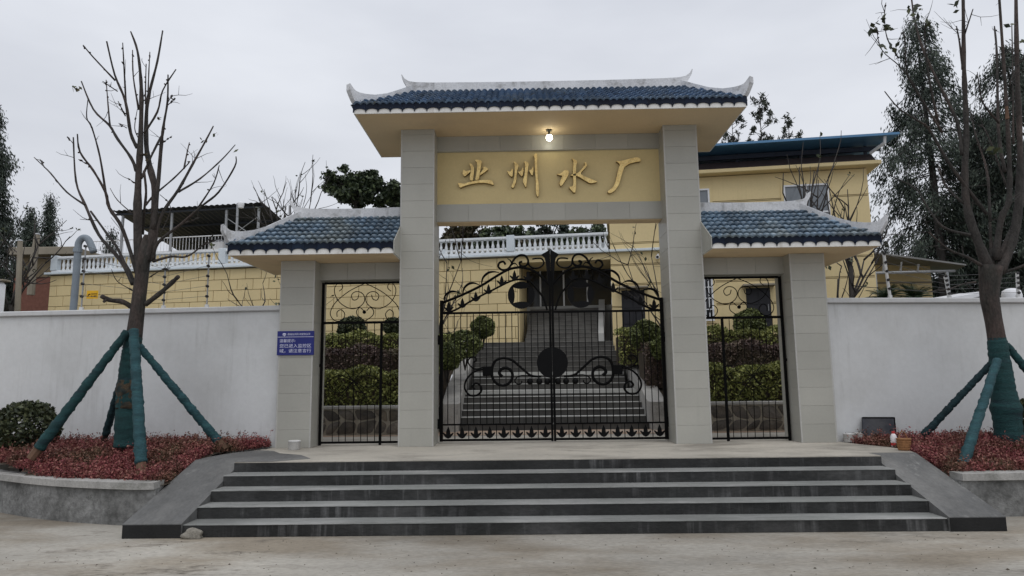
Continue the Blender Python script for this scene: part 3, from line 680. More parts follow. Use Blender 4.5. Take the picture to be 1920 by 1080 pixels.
# ------------------------------------------------------------------ planters
def planter(name, label, pts, soil_fn, poly, n_pl, seed, gl):
    n_pl = int(n_pl*1.2)
    P = crom([(x, y, 0) for x, y in pts], 6)
    o = thing(name, label, 'planter', (pts[0][0], pts[0][1], -.735))
    def strip(off0, off1, z0, z1, nm, m):
        V, F = [], []; n = len(P)
        for i in range(n):
            t = unit(P[min(i+1, n-1)]-P[max(i-1, 0)]); s = np.array([-t[1], t[0], 0])*(1 if pts[0][0] > 0 else -1)
            for off, z in ((off0, z0), (off1, z0), (off1, z1), (off0, z1)): V.append((*(P[i]+s*off)[:2], z))
        for i in range(n-1):
            for k in range(4): F.append((4*i+k, 4*i+(k+1) % 4, 4*i+4+(k+1) % 4, 4*i+4+k))
        F += [(3, 2, 1, 0), tuple(4*(n-1)+k for k in range(4))]
        mk(nm, G().add(V, F), m, o)
    strip(0, .2, -.735, -.262, 'planter_wall', 'render_wall')
    strip(-.05, .22, -.26, -.17, 'planter_coping', 'coping_old')
    # soil grid
    r = np.random.default_rng(seed)
    xs = np.linspace(min(p[0] for p in poly), max(p[0] for p in poly), 40); ys = np.linspace(min(p[1] for p in poly), max(p[1] for p in poly), 24)
    V = [(x, y, soil_fn(x, y)) for y in ys for x in xs]
    F = [(j*40+i, j*40+i+1, (j+1)*40+i+1, (j+1)*40+i) for j in range(23) for i in range(39) if inside(poly, (xs[i]+xs[i+1])/2, (ys[j]+ys[j+1])/2)]
    tag(mk('soil', G().add(V, F), 'bank_soil'), kind='structure')
    # red ground cover
    k = 0; A = []
    while k < n_pl:
        x = r.uniform(xs[0], xs[-1], 400); y = r.uniform(ys[0], ys[-1], 400)
        for a, b in zip(x, y):
            if inside(poly, a, b): A.append((a, b, soil_fn(a, b))); k += 1
    A = np.array(A[:n_pl]); n = len(A)
    hgt = r.uniform(.06, .19, n)+(r.random(n) < .1)*r.uniform(.03, .14, n)
    lean = r.normal(0, .22, (n, 2))
    tip = A+np.stack([lean[:, 0]*hgt, lean[:, 1]*hgt, hgt], 1)
    Q = []
    m = 11
    for j in range(m):
        t = r.uniform(.25, 1.05, n)[:, None]; p = A+(tip-A)*t+r.normal(0, .018, (n, 3))
        Q.append(leaves(p, .02, 1.9, r=r))
    d = unit(tip-A); sd = unit(np.cross(d, r.normal(size=(n, 3))))*.0028
    Q.append(np.stack([A-sd, A+sd, tip+sd*.4, tip-sd*.4], 1))
    tag(quads('ground_cover', np.concatenate(Q), 'leaf_red'), gl, 'ground cover', kind='stuff')
def inside(poly, x, y):
    c = False; j = len(poly)-1
    for i in range(len(poly)):
        if (poly[i][1] > y) != (poly[j][1] > y) and x < (poly[j][0]-poly[i][0])*(y-poly[i][1])/(poly[j][1]-poly[i][1])+poly[i][0]: c = not c
        j = i
    return c
def sstep(a, b, x):
    t = min(1, max(0, (x-a)/(b-a))); return t*t*(3-2*t)
def soilL(x, y): return -.24+.26*sstep(-2.6, -1.0, y)+.02*math.sin(x*3)*math.sin(y*4)
def soilR(x, y): return -.24+.2*sstep(-2.6, -1.0, y)+.02*math.sin(x*3)*math.sin(y*4)
planter('planter', 'curved grey rendered planter left of the entrance steps', [(-5.5, -2.77), (-5.95, -2.74), (-7.16, -2.36), (-8.4, -1.72), (-9.6, -.95), (-10.8, -.1)], soilL,
        [(-5.5, -2.66), (-7.14, -2.28), (-8.4, -1.62), (-9.65, -.85), (-10.95, .0), (-10.9, .5), (-5.0, .1), (-5.04, -.12), (-5.25, -.5), (-5.45, -.9), (-5.5, -1.3)], 7800, 3, 'red leafed ground cover under the left staked tree')
planter('planter', 'grey rendered planter right of the entrance steps', [(5.28, -2.70), (5.9, -2.68), (6.6, -2.66), (8.0, -2.6), (9.6, -2.4)], soilR,
        [(5.28, -2.52), (6.6, -2.5), (8, -2.42), (9.4, -2.25), (9.4, .5), (5.05, .1), (5.05, -.05), (5.18, -.45), (5.36, -.9), (5.4, -1.35), (5.28, -1.7)], 6500, 4, 'red leafed ground cover under the right staked tree')

# ------------------------------------------------------------------ staked bare street trees, traced limb by limb
def limb(g, pts, r0, r1, conv, Y, dy, pxm, n=7, bend=.0):
    P = [np.array(conv(x, y)) for x, y in pts]; m = len(P)
    W3 = []
    for i, (x, y) in enumerate(P):
        t = i/(m-1); W3.append(at(x, y, Y+dy*(t**1.3)))
    Q = crom(W3, 4); k = len(Q)
    kn = [1+.15*random.uniform(-1, 1) for _ in Q]
    rr = [(r0+(r1-r0)*(i/(k-1))**.8)/pxm*kn[i] for i in range(k)]
    g.tube(Q, rr, n); return Q
def rough(g, a):
    g.v = [tuple(np.array(p)+rng.normal(0, a, 3)) for p in g.v]; return g
def stake(p0, p1, r0, r1, m, label):
    p0, p1 = np.array(p0), np.array(p1); o = thing('tree_stake', label, 'stake', p0, 'tree stakes')
    d = p1-p0; n = 64; pts = []; rr = []
    for i in range(n):
        t = .07+.93*i/(n-1); pts.append(p0+d*t+rng.normal(0, .0035, 3)); rr.append((r0+(r1-r0)*t)*(1+.05*math.sin(i*.9+r0*99)+.06*rng.uniform(-1, 1)))
    mk('wrapping', rough(G().tube(pts, rr, 12), .0022), m, o, smooth=True)
    mk('wooden_foot', G().tube([p0-d*.01, p0+d*.035, p0+d*.08], [r0*.8, r0*.82, r0*.82], 8), 'wood_fresh' if m != 'wrap_dark' else 'bark_red', o)
    return o
def twigs(paths, n, lmin, lmax, r0, seed):
    rg = np.random.default_rng(seed); g = G()
    for _ in range(n):
        Q = paths[rg.integers(len(paths))]; i = rg.integers(len(Q)//4, len(Q)-1); p = Q[i]; t = unit(Q[i+1]-Q[i]); L_ = rg.uniform(lmin, lmax)
        d = unit(t*.7+rg.normal(0, .75, 3)+[0, 0, .25]); pts = [p]
        for k in range(3): d = unit(d+rg.normal(0, .22, 3)+[0, 0, .1]); pts.append(pts[-1]+d*L_/3)
        g.tube(pts, [r0, r0*.8, r0*.6, r0*.35], 4, cap=False)
        if rg.random() < .5: g.tube([pts[1], pts[1]+unit(d+rg.normal(0, .6, 3))*L_*.45], [r0*.6, r0*.3], 4, cap=False)
    return g
def knots(g, paths, n, seed):
    rg = np.random.default_rng(seed)
    for _ in range(n):
        Q = paths[rg.integers(len(paths))]; i = rg.integers(1, len(Q)-1); p = Q[i]; d = unit(rg.normal(0, 1, 3)); g.tube([p, p+d*rg.uniform(.02, .05)], [.016, .011], 5)
# left tree
YL = -1.2; PXM = 1266.3/(12.065+YL)
cvL = lambda x, y: (x/2, 40+y/2)
base = at(236, 842, YL)
tl = thing('bare_tree', 'leafless pruned tree on four green stakes left of the gateway', 'tree', base)
g = G(); tp = [(236, 842), (240, 740), (248, 660), (253, 620), (258, 580), (263, 540), (268, 500), (272, 465), (274, 440)]
W3 = crom([at(x, y, YL) for x, y in tp], 4); rr = np.interp(np.linspace(0, 1, len(W3)), [0, .3, .5, .7, .82, .92, 1], [17, 14.5, 12.5, 12, 11.5, 8, 3])/PXM
g.tube(W3, list(rr), 12); mk('trunk', g, 'bark_red', tl, smooth=True)
wr = crom([at(x, y, YL) for x, y in [(235.5, 838), (238, 760), (243, 690), (248, 650), (251, 628)]], 14); k = len(wr)
mk('trunk_wrap', rough(G().tube(wr, [(20-5.2*i/k)/PXM*(1+.05*rng.uniform(-1, 1)) for i in range(k)], 18), .004), 'wrap_green', tl, smooth=True)
mk('bare_patch', rough(G().tube(wr[13:24], [(20-5.2*i/k)/PXM*(1.05-.06*abs(i-18)/6)*(1+.03*rng.uniform(-1, 1)) for i in range(13, 24)], 16), .006), 'bark_patch', tl, smooth=True)
LT = [([(525, 960), (515, 780), (518, 600), (525, 480), (530, 330), (528, 220), (515, 110), (490, 38)], 11, 1.7, .0),
      ([(545, 900), (572, 800), (580, 640), (560, 540), (548, 460), (550, 330), (562, 260), (590, 150), (610, 35)], 10.5, 1.6, .35),
      ([(575, 780), (590, 640), (605, 460), (615, 380), (628, 300), (630, 200)], 5.5, 1.5, -.3),
      ([(530, 590), (570, 500), (605, 430)], 2.6, 2.4, .2),
      ([(512, 560), (490, 510), (440, 440), (410, 390), (350, 330), (305, 225)], 4.4, 1.6, .5), ([(412, 388), (405, 310), (398, 220)], 2.2, 1.1, .6),
      ([(515, 475), (490, 420), (470, 300), (430, 200), (400, 75)], 4.6, 1.6, -.4), ([(432, 222), (350, 135), (312, 90)], 2.2, 1.3, -.5), ([(472, 300), (466, 190), (460, 80)], 2.2, 1.2, -.2), ([(440, 262), (385, 225)], 1.5, .8, -.4),
      ([(520, 330), (500, 210), (497, 108)], 2.4, 1.2, .4),
      ([(500, 985), (470, 920), (430, 870), (370, 800), (320, 690), (285, 600), (275, 435)], 6.5, 1.6, .7), ([(318, 688), (250, 640), (190, 570), (165, 545), (128, 510)], 2.5, 1., .8), ([(167, 548), (150, 517)], 1.3, .8, .8), ([(276, 460), (255, 435)], 1.2, .7, .7),
      ([(515, 950), (460, 780), (410, 700), (395, 640), (350, 560), (300, 490), (290, 422)], 5, 1.5, -.6), ([(398, 655), (375, 510), (345, 400), (325, 360), (330, 290)], 2.5, 1., -.5), ([(326, 535), (295, 518)], 1.3, .8, -.6),
      ([(495, 970), (440, 850), (400, 795), (340, 712)], 3.4, 2.4, .3),
      ([(570, 900), (600, 740), (670, 630), (720, 540), (770, 450), (800, 393)], 4.8, 1.6, .5), ([(668, 640), (750, 590), (830, 520), (882, 463)], 2.6, 1.1, .7), ([(690, 552), (700, 500), (710, 455)], 2.1, 1.2, .5),
      ([(575, 895), (592, 830), (680, 760), (760, 690), (820, 640), (880, 545), (885, 507)], 4.2, 1.2, -.7), ([(742, 700), (800, 610), (822, 540)], 2., 1.1, -.6),
      ([(575, 900), (640, 882), (700, 882), (760, 840), (800, 800)], 3.1, 1.3, -.5), ([(765, 838), (830, 812)], 1.5, .8, -.5),
      ([(545, 690), (580, 650), (650, 590), (700, 540), (712, 525)], 2.6, 1.2, .4), ([(540, 420), (590, 340), (610, 260), (660, 180)], 2.7, 1.3, -.3),
      ([(545, 310), (546, 230), (548, 160)], 1.6, 1.2, .1), ([(555, 280), (558, 190), (562, 115)], 1.8, 1.1, .3), ([(628, 315), (658, 290)], 1.2, .8, -.3), ([(632, 300), (645, 275)], 1., .7, -.3),
      ([(610, 455), (645, 430)], 1., .6, -.2), ([(475, 400), (445, 382)], 1., .6, -.3), ([(470, 355), (443, 300)], 1.5, .9, -.3), ([(510, 610), (480, 588)], 1.2, .8, .2), ([(495, 720), (440, 670), (413, 626)], 1.6, .7, .5),
      ([(500, 1010), (440, 975), (418, 930)], 1.2, .6, -.4), ([(560, 960), (610, 930), (640, 925)], 1.3, .6, -.3), ([(540, 560), (548, 640), (540, 720), (535, 800)], 2.6, 3.2, .2), ([(365, 748), (300, 742)], 1., .6, .2), ([(690, 758), (752, 735)], 1.1, .6, -.4),
      ([(600, 800), (640, 700), (600, 650)], 1.2, .7, .3), ([(520, 440), (505, 400), (515, 330)], 1.3, .8, .2)]
gg, gr = G(), G()
PA = [limb(gg, pts, r0*.88, r1*.82, cvL, YL, dy, PXM) for pts, r0, r1, dy in LT]; knots(gg, PA, 130, 5)
mk('limbs', gg, 'bark_grey', tl, smooth=True); mk('twigs', twigs(PA, 46, .08, .38, .006, 6), 'bark_far', tl)['kind'] = 'stuff'
st_ = G(); limb(st_, [(500, 1075), (460, 1052), (410, 1045), (380, 1030)], 5.2, 4, cvL, YL, -.25, PXM); limb(st_, [(545, 1062), (600, 1020), (650, 975), (668, 958)], 5.2, 3.6, cvL, YL, -.2, PXM); limb(st_, [(400, 1044), (388, 1052)], 3, 2.5, cvL, YL-.22, 0, PXM)
mk('cut_stubs', st_, 'bark_red', tl, smooth=True)
P = []
for x, y in ((290, 255), (282, 245), (295, 262), (762, 450), (800, 425), (878, 485), (598, 352), (550, 515), (548, 505)):
    c = at(*cvL(x, y), YL); P += [c+rng.normal(0, .03, 3) for _ in range(3)]
quads('leaf_tufts', leaves(P, .05, 1.8), 'leaf_olive', tl)['kind'] = 'stuff'
stake(at(60, 858, -1.85), at(238, 622, YL-.16), .085, .06, 'wrap_green', 'long green wrapped stake leaning left of the left bare tree')
stake(at(266, 890, -2.35), at(251, 620, YL-.22), .085, .07, 'wrap_blue', 'upright blue green stake in front of the left bare tree')
stake(at(195, 826, -.45), at(243, 655, YL+.1), .06, .05, 'wrap_dark', 'short dark stake behind the left bare tree')
stake(at(420, 840, -.8), at(262, 650, YL-.05), .075, .055, 'wrap_blue', 'green wrapped stake running right from the left bare tree to the steps')
# right tree
YR = -1.0; PXR = 1266.3/(12.065+YR)
cvR = lambda x, y: (1560+x/1.928, y/1.928)
base = at(1894, 842, YR)
tr = thing('bare_tree', 'leafless multi stemmed tree with green wrapped trunk at right edge', 'tree', base)
tp = [(1895, 845), (1886, 760), (1876, 690), (1868, 630), (1860, 585), (1855, 550), (1858, 500)]
W3 = crom([at(x, y, YR) for x, y in tp], 4)
mk('trunk', G().tube(W3, list(np.interp(np.linspace(0, 1, len(W3)), [0, .3, .6, .85, 1], [19, 15.5, 14, 16, 20])/PXR), 12), 'bark_red', tr, smooth=True)
wr = crom([at(x, y, YR) for x, y in [(1894, 840), (1886, 765), (1876, 690), (1869, 634)]], 16); k = len(wr)
mk('trunk_wrap', G().tube(wr, [(25-9*(i/k)+5*math.exp(-((i/k-.32)/.07)**2))/PXR*.93*(1+.05*rng.uniform(-1, 1)) for i in range(k)], 18), 'wrap_green', tr, smooth=True)
RTR = [([(572, 985), (530, 880), (490, 760), (480, 640), (485, 450), (477, 250), (474, 0), (470, -160)], 22, 5, 0.),
       ([(600, 985), (640, 900), (670, 780), (680, 560), (670, 300), (665, 0), (668, -160)], 24, 5, .4),
       ([(588, 940), (612, 790), (640, 720), (640, 560), (625, 300), (605, 0), (598, -100)], 15, 4, -.4),
       ([(560, 775), (430, 600), (365, 490), (340, 455), (300, 430), (240, 390), (190, 330)], 8, 2, -.6),
       ([(470, 560), (455, 450), (420, 370), (380, 290), (330, 180), (300, 80), (288, 0), (280, -60)], 8, 2.5, .5),
       ([(385, 450), (350, 280), (335, 130), (345, 60)], 6, 2, -.5), ([(400, 480), (300, 320), (270, 260), (262, 130), (250, 122)], 5, 1.8, -.7),
       ([(550, 965), (490, 930), (420, 900), (350, 840)], 7, 2.5, -.5), ([(500, 850), (400, 820), (340, 740), (300, 680), (200, 630)], 7, 1.8, .4),
       ([(475, 735), (410, 670), (385, 600)], 6, 3, .3), ([(625, 620), (602, 480), (596, 200), (587, 95)], 9, 3, .6), ([(472, 250), (462, 160), (450, 95)], 5, 2.5, .2), ([(478, 130), (510, 32)], 4, 2, -.2),
       ([(572, 800), (560, 620), (520, 490), (500, 400)], 6, 2, .5), ([(605, 445), (545, 370), (525, 260)], 4.5, 1.5, -.3), ([(240, 210), (200, 140), (190, 60), (195, 10)], 3, 1.2, -.9), ([(300, 310), (245, 240), (180, 180), (160, 100)], 3, 1.2, -.8),
       ([(655, 520), (654, 300), (650, 90)], 5, 2, .2), ([(640, 310), (665, 250), (692, 208)], 4, 2, 0), ([(580, 960), (570, 800), (566, 640)], 8, 4, .3), ([(600, 940), (660, 800), (700, 700), (720, 560)], 10, 5, .6),
       ([(640, 700), (560, 480), (525, 455)], 4, 1.5, .5), ([(620, 985), (700, 955), (740, 900)], 7, 3, -.3), ([(520, 1020), (480, 1025), (420, 1045), (350, 1055)], 4, 1.5, -.4)]
gg = G()
PA = [limb(gg, pts, r0/1.928*.9, r1/1.928*.85, cvR, YR, dy, PXR) for pts, r0, r1, dy in RTR]; knots(gg, PA, 110, 7)
mk('limbs', gg, 'bark_grey', tr, smooth=True); mk('twigs', twigs(PA, 110, .12, .6, .006, 8), 'bark_far', tr)['kind'] = 'stuff'
g = G(); g.tube([at(*cvR(631, 385), YR-.35), at(*cvR(634, 430), YR-.35)], [.02, .03], 7); mk('broken_wood', g, 'wood_fresh', tr)
P = []
for x, y in [(160, 90), (150, 100), (185, 60), (190, 100), (175, 70), (185, 170), (215, 170), (190, 180), (145, 120), (275, 40), (300, 60), (440, 20), (450, 25), (640, 90), (685, 150), (590, 540), (600, 545), (310, 30), (345, 90), (205, 105)]:
    c = at(*cvR(x, y), YR-.6); P += [c+rng.normal(0, .035, 3) for _ in range(3)]
quads('leaf_tufts', leaves(P, .07, 1.8), 'leaf_dark', tr)['kind'] = 'stuff'
stake(at(1722, 826, -.5), at(1858, 682, YR+.05), .06, .05, 'wrap_dark', 'dark stake left of the right bare tree, foot by the wall')
stake(at(1800, 888, -2.25), at(1870, 676, YR-.2), .075, .06, 'wrap_blue', 'blue green stake leaning in front of the right bare tree')
stake(at(2010, 800, -1.1), at(1886, 645, YR-.02), .06, .055, 'wrap_green', 'green stake running off the right edge from the right bare tree')

# ------------------------------------------------------------------ shrubs
def ball_points(n, c, r, shell=.75, flat=1., rg=None, lump=.1):
    rg = rg or rng; d = unit(rg.normal(size=(n, 3))); ph = rg.uniform(0, 6, 6)
    l = 1+lump*(np.sin(d[:, 0]*5+ph[0])*np.sin(d[:, 1]*5+ph[1])+np.sin(d[:, 2]*6+ph[2]+d[:, 0]*3))
    rad = rg.uniform(shell, 1., n)**.6*l
    return np.array(c)+d*rad[:, None]*np.array([r, r, r*flat]), d
def shrub(name, label, c, r, flat, n, size, m, group=None, stem=.15):
    base = (c[0], c[1], c[2]-r*flat-stem)
    o = thing(name, label, 'shrub', base, group)
    P, d = ball_points(n, c, r, .62, flat, lump=.05)
    quads('foliage', leaves(P, size, 1.6, axis=d*.3), m, o)
    g = G(); rg = random.Random(int(abs(c[0])*97))
    for k in range(6):
        a = k*1.05+rg.random(); g.tube([base, (c[0]+r*.3*math.cos(a), c[1]+r*.3*math.sin(a), c[2]-r*flat*.4), (c[0]+r*.65*math.cos(a), c[1]+r*.65*math.sin(a), c[2]+r*flat*.3)], [.014, .009, .004], 5)
    mk('stems', g, 'bark_far', o)
    return o
c = at(46, 803, -.75); shrub('ball_shrub', 'dark clipped round shrub at the left edge against the white wall', c, .52, .84, 5200, .045, 'leaf_dark', stem=.3)
c = at(1940, 790, -.5); shrub('ball_shrub', 'dark clipped shrub cut by the right edge behind the wrapped trunk', c, .42, 1., 3000, .045, 'leaf_dark', stem=.25)

# ------------------------------------------------------------------ courtyard: bank, hedges, stair, stone retaining walls
g = G()
for x0, x1 in ((-30, -2.45), (2.78, 30)):
    g.add([(x0, 2.95, .5), (x1, 2.95, .5), (x1, 5, .9), (x0, 5, .9), (x1, 9.0, 2.25), (x0, 9.0, 2.25)], [(0, 1, 2, 3), (3, 2, 4, 5)])
tag(mk('planting_bank', g, 'bank_soil'), kind='structure')
g = G(); g.add([(-150, 9.5, 2.26), (150, 9.5, 2.26), (150, 30, 2.6), (-150, 30, 2.6), (150, 120, 9), (-150, 120, 9)], [(0, 1, 2, 3), (3, 2, 4, 5)])
tag(mk('hillside', g, 'hill'), kind='structure')
def hedge(label, x0, x1, y0, y1, z0, z1, n, size, m):
    o = thing('hedge', label, 'hedge', ((x0+x1)/2, (y0+y1)/2, z0), 'courtyard hedges')
    P = rng.uniform(0, 1, (n, 3)); f = rng.random(n)
    P[:, 2] = np.where(f < .5, rng.uniform(.85, 1.03, n), P[:, 2]); P[:, 1] = np.where(f >= .5, rng.uniform(-.02, .2, n), P[:, 1])
    bumps = .06*np.sin(P[:, 0]*(x1-x0)*3.1)+.05*np.sin(P[:, 0]*(x1-x0)*7.3+1)
    W = np.stack([x0+P[:, 0]*(x1-x0), y0+P[:, 1]*(y1-y0), z0+P[:, 2]*(z1-z0+bumps)], 1)
    quads('foliage', leaves(W, size, 1.6), m, o)
    mk('hedge_core', G().box(x0+.05, x1-.05, y0+.14, y1-.1, z0, z1-.14), 'bank_soil', o)
for s, xa, xb, w_ in ((-1, -6.8, -2.5, 'left'), (1, 2.85, 7.2, 'right')):
    side = 'left' if s < 0 else 'right'
    hedge(f'front green hedge above the stone wall, {side} of the courtyard stair', xa, xb, 2.98, 4.3, .5, 1.38, 16000, .045, 'leaf_hedge')
    hedge(f'dark purple middle hedge {side} of the courtyard stair', xa-.4, xb-.02, 4.6, 5.9, .9, 1.95, 11000, .045, 'leaf_purple')
    hedge(f'rear green hedge under the round shrubs {side} of the courtyard stair', xa-.8, xb-.02, 6.1, 7.2, 1.5, 2.43, 11000, .045, 'leaf_hedge')
for x, y, r, Y, lab, m in ((660, 617, 30, 7.4, 'round clipped shrub seen at upper left through the left side gate', 'leaf_dark'), (738, 613, 22, 7.3, 'clipped shrub half hidden by the left main pillar', 'leaf_dark'),
                           (905, 614, 25, 5.6, 'uppermost round shrub left of the courtyard stair', 'leaf_ball'), (872, 645, 33, 5.2, 'middle round shrub left of the courtyard stair', 'leaf_ball'), (838, 668, 32, 4.4, 'lowest round shrub left of the courtyard stair', 'leaf_ball'),
                           (1210, 628, 33, 5.4, 'large round green shrub right of the courtyard stair', 'leaf_ball'), (1243, 652, 26, 4.5, 'small round green shrub beside the right main pillar', 'leaf_ball'),
                           (1405, 607, 33, 7.2, 'flat topped round shrub seen through the right side gate', 'leaf_ball')):
    c = at(x, y, Y); shrub('round_shrub', lab, c, r*(12.065+Y)/1266*.92, .9, 4500, .045, m, 'courtyard round shrubs', stem=.3)
c1 = thing('courtyard_stair', 'dark courtyard stair with pale nosings climbing behind the main gate', 'stair', (.15, 3.6, 0))
z, y = 0., 3.62; XL, XR_ = -2.0, 2.32
def flight(n, rise, tr, z, y, x0, x1, land):
    for k in range(n):
        dpt = tr if k < n-1 else land
        o = mk('step', G().cbox(x0, x1, y, y+dpt-.003, 0, z+rise-.018, .006), 'stair_dark', c1)
        th = .018 if k < n-1 else .095
        mk('nosing', G().cbox(x0+.002, x1-.002, y-.014, y+dpt-.02, z+rise-th, z+rise, .004), 'stair_white', o)
        z += rise; y += dpt
    return z, y
z, y = flight(6, .148, .30, z, y, XL, XR_, .85)
z, y = flight(3, .155, .30, z, y, XL+.1, XR_-.1, .5)
for k in range(6):
    o = mk('step', G().cbox(XL+.1, XR_-.1, y, y+.29, 0, z+.137, .006), 'stair_dark', c1); mk('nosing', G().cbox(XL+.102, XR_-.102, y-.012, y+.28, z+.138, z+.155, .004), 'stair_grey', o); z += .155; y += .293
print('stair top', y, z)
for s, xa, xb in ((-1, XL-.42, XL-.004), (1, XR_+.004, XR_+.42)):
    g = G(); g.prism([(3.3, 0), (3.3, .62), (3.75, .62), (5.0, 1.05), (6.0, 1.25), (8.2, 2.35), (8.2, 0)], lambda a, b: (xa, a, b), lambda a, b: (xb, a, b)); mk('stair_cheek', g, 'coping_old', c1)
mk('landing', G().box(-2.6, 2.9, y, y+1.6, .5, z+.002), 'stair_dark', c1)
# stone retaining walls, each stone a piece
def stone_wall(xa, xb, label):
    o = thing('stone_wall', label, 'wall', ((xa+xb)/2, 2.7, 0))
    mk('wall_core', G().box(xa, xb, 2.62, 2.95, 0, .56), 'mortar', o)
    mk('coping', G().cbox(xa, xb, 2.57, 2.97, .5605, .625, .01), 'coping_old', o)
    nx = int((xb-xa)/.33); rows = 2; pts = {}
    for j in range(rows+1):
        for i in range(nx+1):
            jx = random.uniform(-.09, .09) if 0 < i < nx else 0; jz = random.uniform(-.08, .08) if 0 < j < rows else 0
            pts[i, j] = np.array((xa+(xb-xa)*(i+(.35 if j == 1 and 0 < i < nx else 0))/nx+jx, .02+.53*j/rows+jz))
    for j in range(rows):
        for i in range(nx):
            q = [pts[i, j], pts[i+1, j], pts[i+1, j+1], pts[i, j+1]]; c = sum(q)/4
            def ins(p, d): v = c-p; return p+v*min(1, d/np.linalg.norm(v))
            rim = []
            for k in range(4):
                a, b = q[k], q[(k+1) % 4]; rim += [ins(a*.88+b*.12, .03), ins(a*.5+b*.5, .016), ins(a*.12+b*.88, .03)]
            n = len(rim); dpt = random.uniform(.02, .05)
            V = [(p[0], 2.625, p[1]) for p in rim]+[(ins(p, .012)[0], 2.62-dpt*.7, ins(p, .012)[1]) for p in rim]+[(c[0], 2.62-dpt, c[1])]
            F = [(k, (k+1) % n, n+(k+1) % n, n+k) for k in range(n)]+[(n+k, n+(k+1) % n, 2*n) for k in range(n)]
            mk('stone', G().add(V, F), 'stone', o)
stone_wall(-6.6, -2.43, 'low rubble stone retaining wall behind the left side gate')
stone_wall(2.75, 6.9, 'low rubble stone retaining wall behind the right side gate')

# ------------------------------------------------------------------ yellow buildings behind (turned 8 degrees)
BA = math.radians(-8); BO = (2.2, 8.8, 0)
def F2(u, v, z=0): return np.array((BO[0]+u*math.cos(BA)-v*math.sin(BA), BO[1]+u*math.sin(BA)+v*math.cos(BA), z))
tbd = thing('terrace_building', 'low yellow block building with white balustraded roof terrace', 'building', BO, rz=BA)
def lm(name, g, m, p, sm=False): return mk(name, g, m, p, smooth=sm, local=True)
lm('building_core', G().box(-19.8, -2.9, .03, 6, 1.4, 5.04), 'joint_brown', tbd)
lm('return_wall', G().box(-2.899, -2.85, .0, 1.8, 1.8, 4.85), 'building_yellow', tbd)
lm('lintel', G().box(-2.899, .04, .0, 3.2, 4.851, 5.045), 'building_yellow', tbd)
lm('recess_back', G().box(-2.85, .04, 1.8, 2.0, 2.1, 3.62), 'stair_white', tbd)
dg_ = lm('glazed_door', G().box(-2.85, .03, 1.85, 1.9, 3.62, 4.85), 'glass_dark', tbd)
for u in (-2.4, -1.6, -.8): lm('door_frame', G().box(u, u+.05, 1.8, 1.849, 3.621, 4.85), 'white_frame', dg_)
lm('roof_deck', G().box(-19.8, .04, -.02, 6.2, 5.045, 5.06), 'slab', tbd)
lm('cornice', G().cbox(-19.95, 1.75, -.14, .35, 5.061, 5.14, .01), 'cornice_white', tbd)
BH, BWd = .37, .58
bc = {}
for j in range(9):
    z0 = 5.03-BH*(j+1)
    if z0 < 1.6: break
    u = -19.8-(BWd/2 if j % 2 else 0)
    while u < -2.91:
        a, b = max(u, -19.8), min(u+BWd, -2.902)
        if b-a > .06:
            k = round(b-a, 3)
            if k not in bc:
                g = G().cbox(.008, k-.008, -.0, .04, .008, BH-.008, .006); me = bpy.data.meshes.new('wall_block'); me.from_pydata(g.v, [], g.f); me.materials.append(M['building_yellow']); bc[k] = me
            link('wall_block', bc[k], tbd, (a, 0, z0))
        u += BWd
balg = G().lathe([(.05, 0), (.05, .05), (.03, .07), (.05, .15), (.052, .2), (.028, .3), (.028, .36), (.045, .385), (.045, .41)], 8)
balm = bpy.data.meshes.new('baluster'); balm.from_pydata(balg.v, [], balg.f); balm.materials.append(M['baluster_white']); balm.polygons.foreach_set('use_smooth', [True]*len(balm.polygons))
def balustrade(u0, u1, v, z, posts, name='balustrade', step=.17):
    b = lm(name, G().cbox(u0, u1, v-.08, v+.08, z, z+.07, .008), 'baluster_white', tbd)
    lm('top_rail', G().cbox(u0, u1, v-.09, v+.09, z+.48, z+.56, .012), 'baluster_white', b)
    for p in posts: lm('post', G().cbox(p-.13, p+.13, v-.1, v+.1, z+.0705, z+.6, .01), 'cornice_white', b)
    n = int((u1-u0)/step)
    for i in range(n):
        u = u0+(i+.5)*(u1-u0)/n
        if any(abs(u-p) < .18 for p in posts): continue
        link('baluster', balm, b, (u, v, z+.0705))
balustrade(-19.7, .0, -.02, 5.141, (-19.6, -13.1, -8.5, -3.1))
balustrade(-19.7, -.0, 2.6, 5.3, (-19.5, -12.0, -6.0, -.2), 'rear_balustrade', .2)
lm('upper_parapet', G().box(-19.7, -.1, 2.72, 3.0, 5.06, 5.3), 'building_yellow', tbd)
# inner flight between the yellow walls
us = thing('upper_stair', 'dark upper stair between yellow walls leading to the glazed door', 'stair', tuple(F2(-1.4, 0, 2.3)), rz=BA)
for k in range(8):
    o = lm('step', G().cbox(-1.3, 1.0, .12+k*.2, .12+(k+1)*.2-.003, -.2, .15*(k+1)-.02, .006), 'stair_mid', us); lm('nosing', G().cbox(-1.298, .998, .108+k*.2, .12+(k+1)*.2-.01, .15*(k+1)-.019, .15*(k+1), .004), 'stair_grey', o)
lm('stair_cheek', G().prism([(.05, -.2), (.05, .25), (1.75, 1.5), (1.75, -.2)], lambda a, b: (1.002, a, b), lambda a, b: (1.2, a, b)), 'stair_white', us)
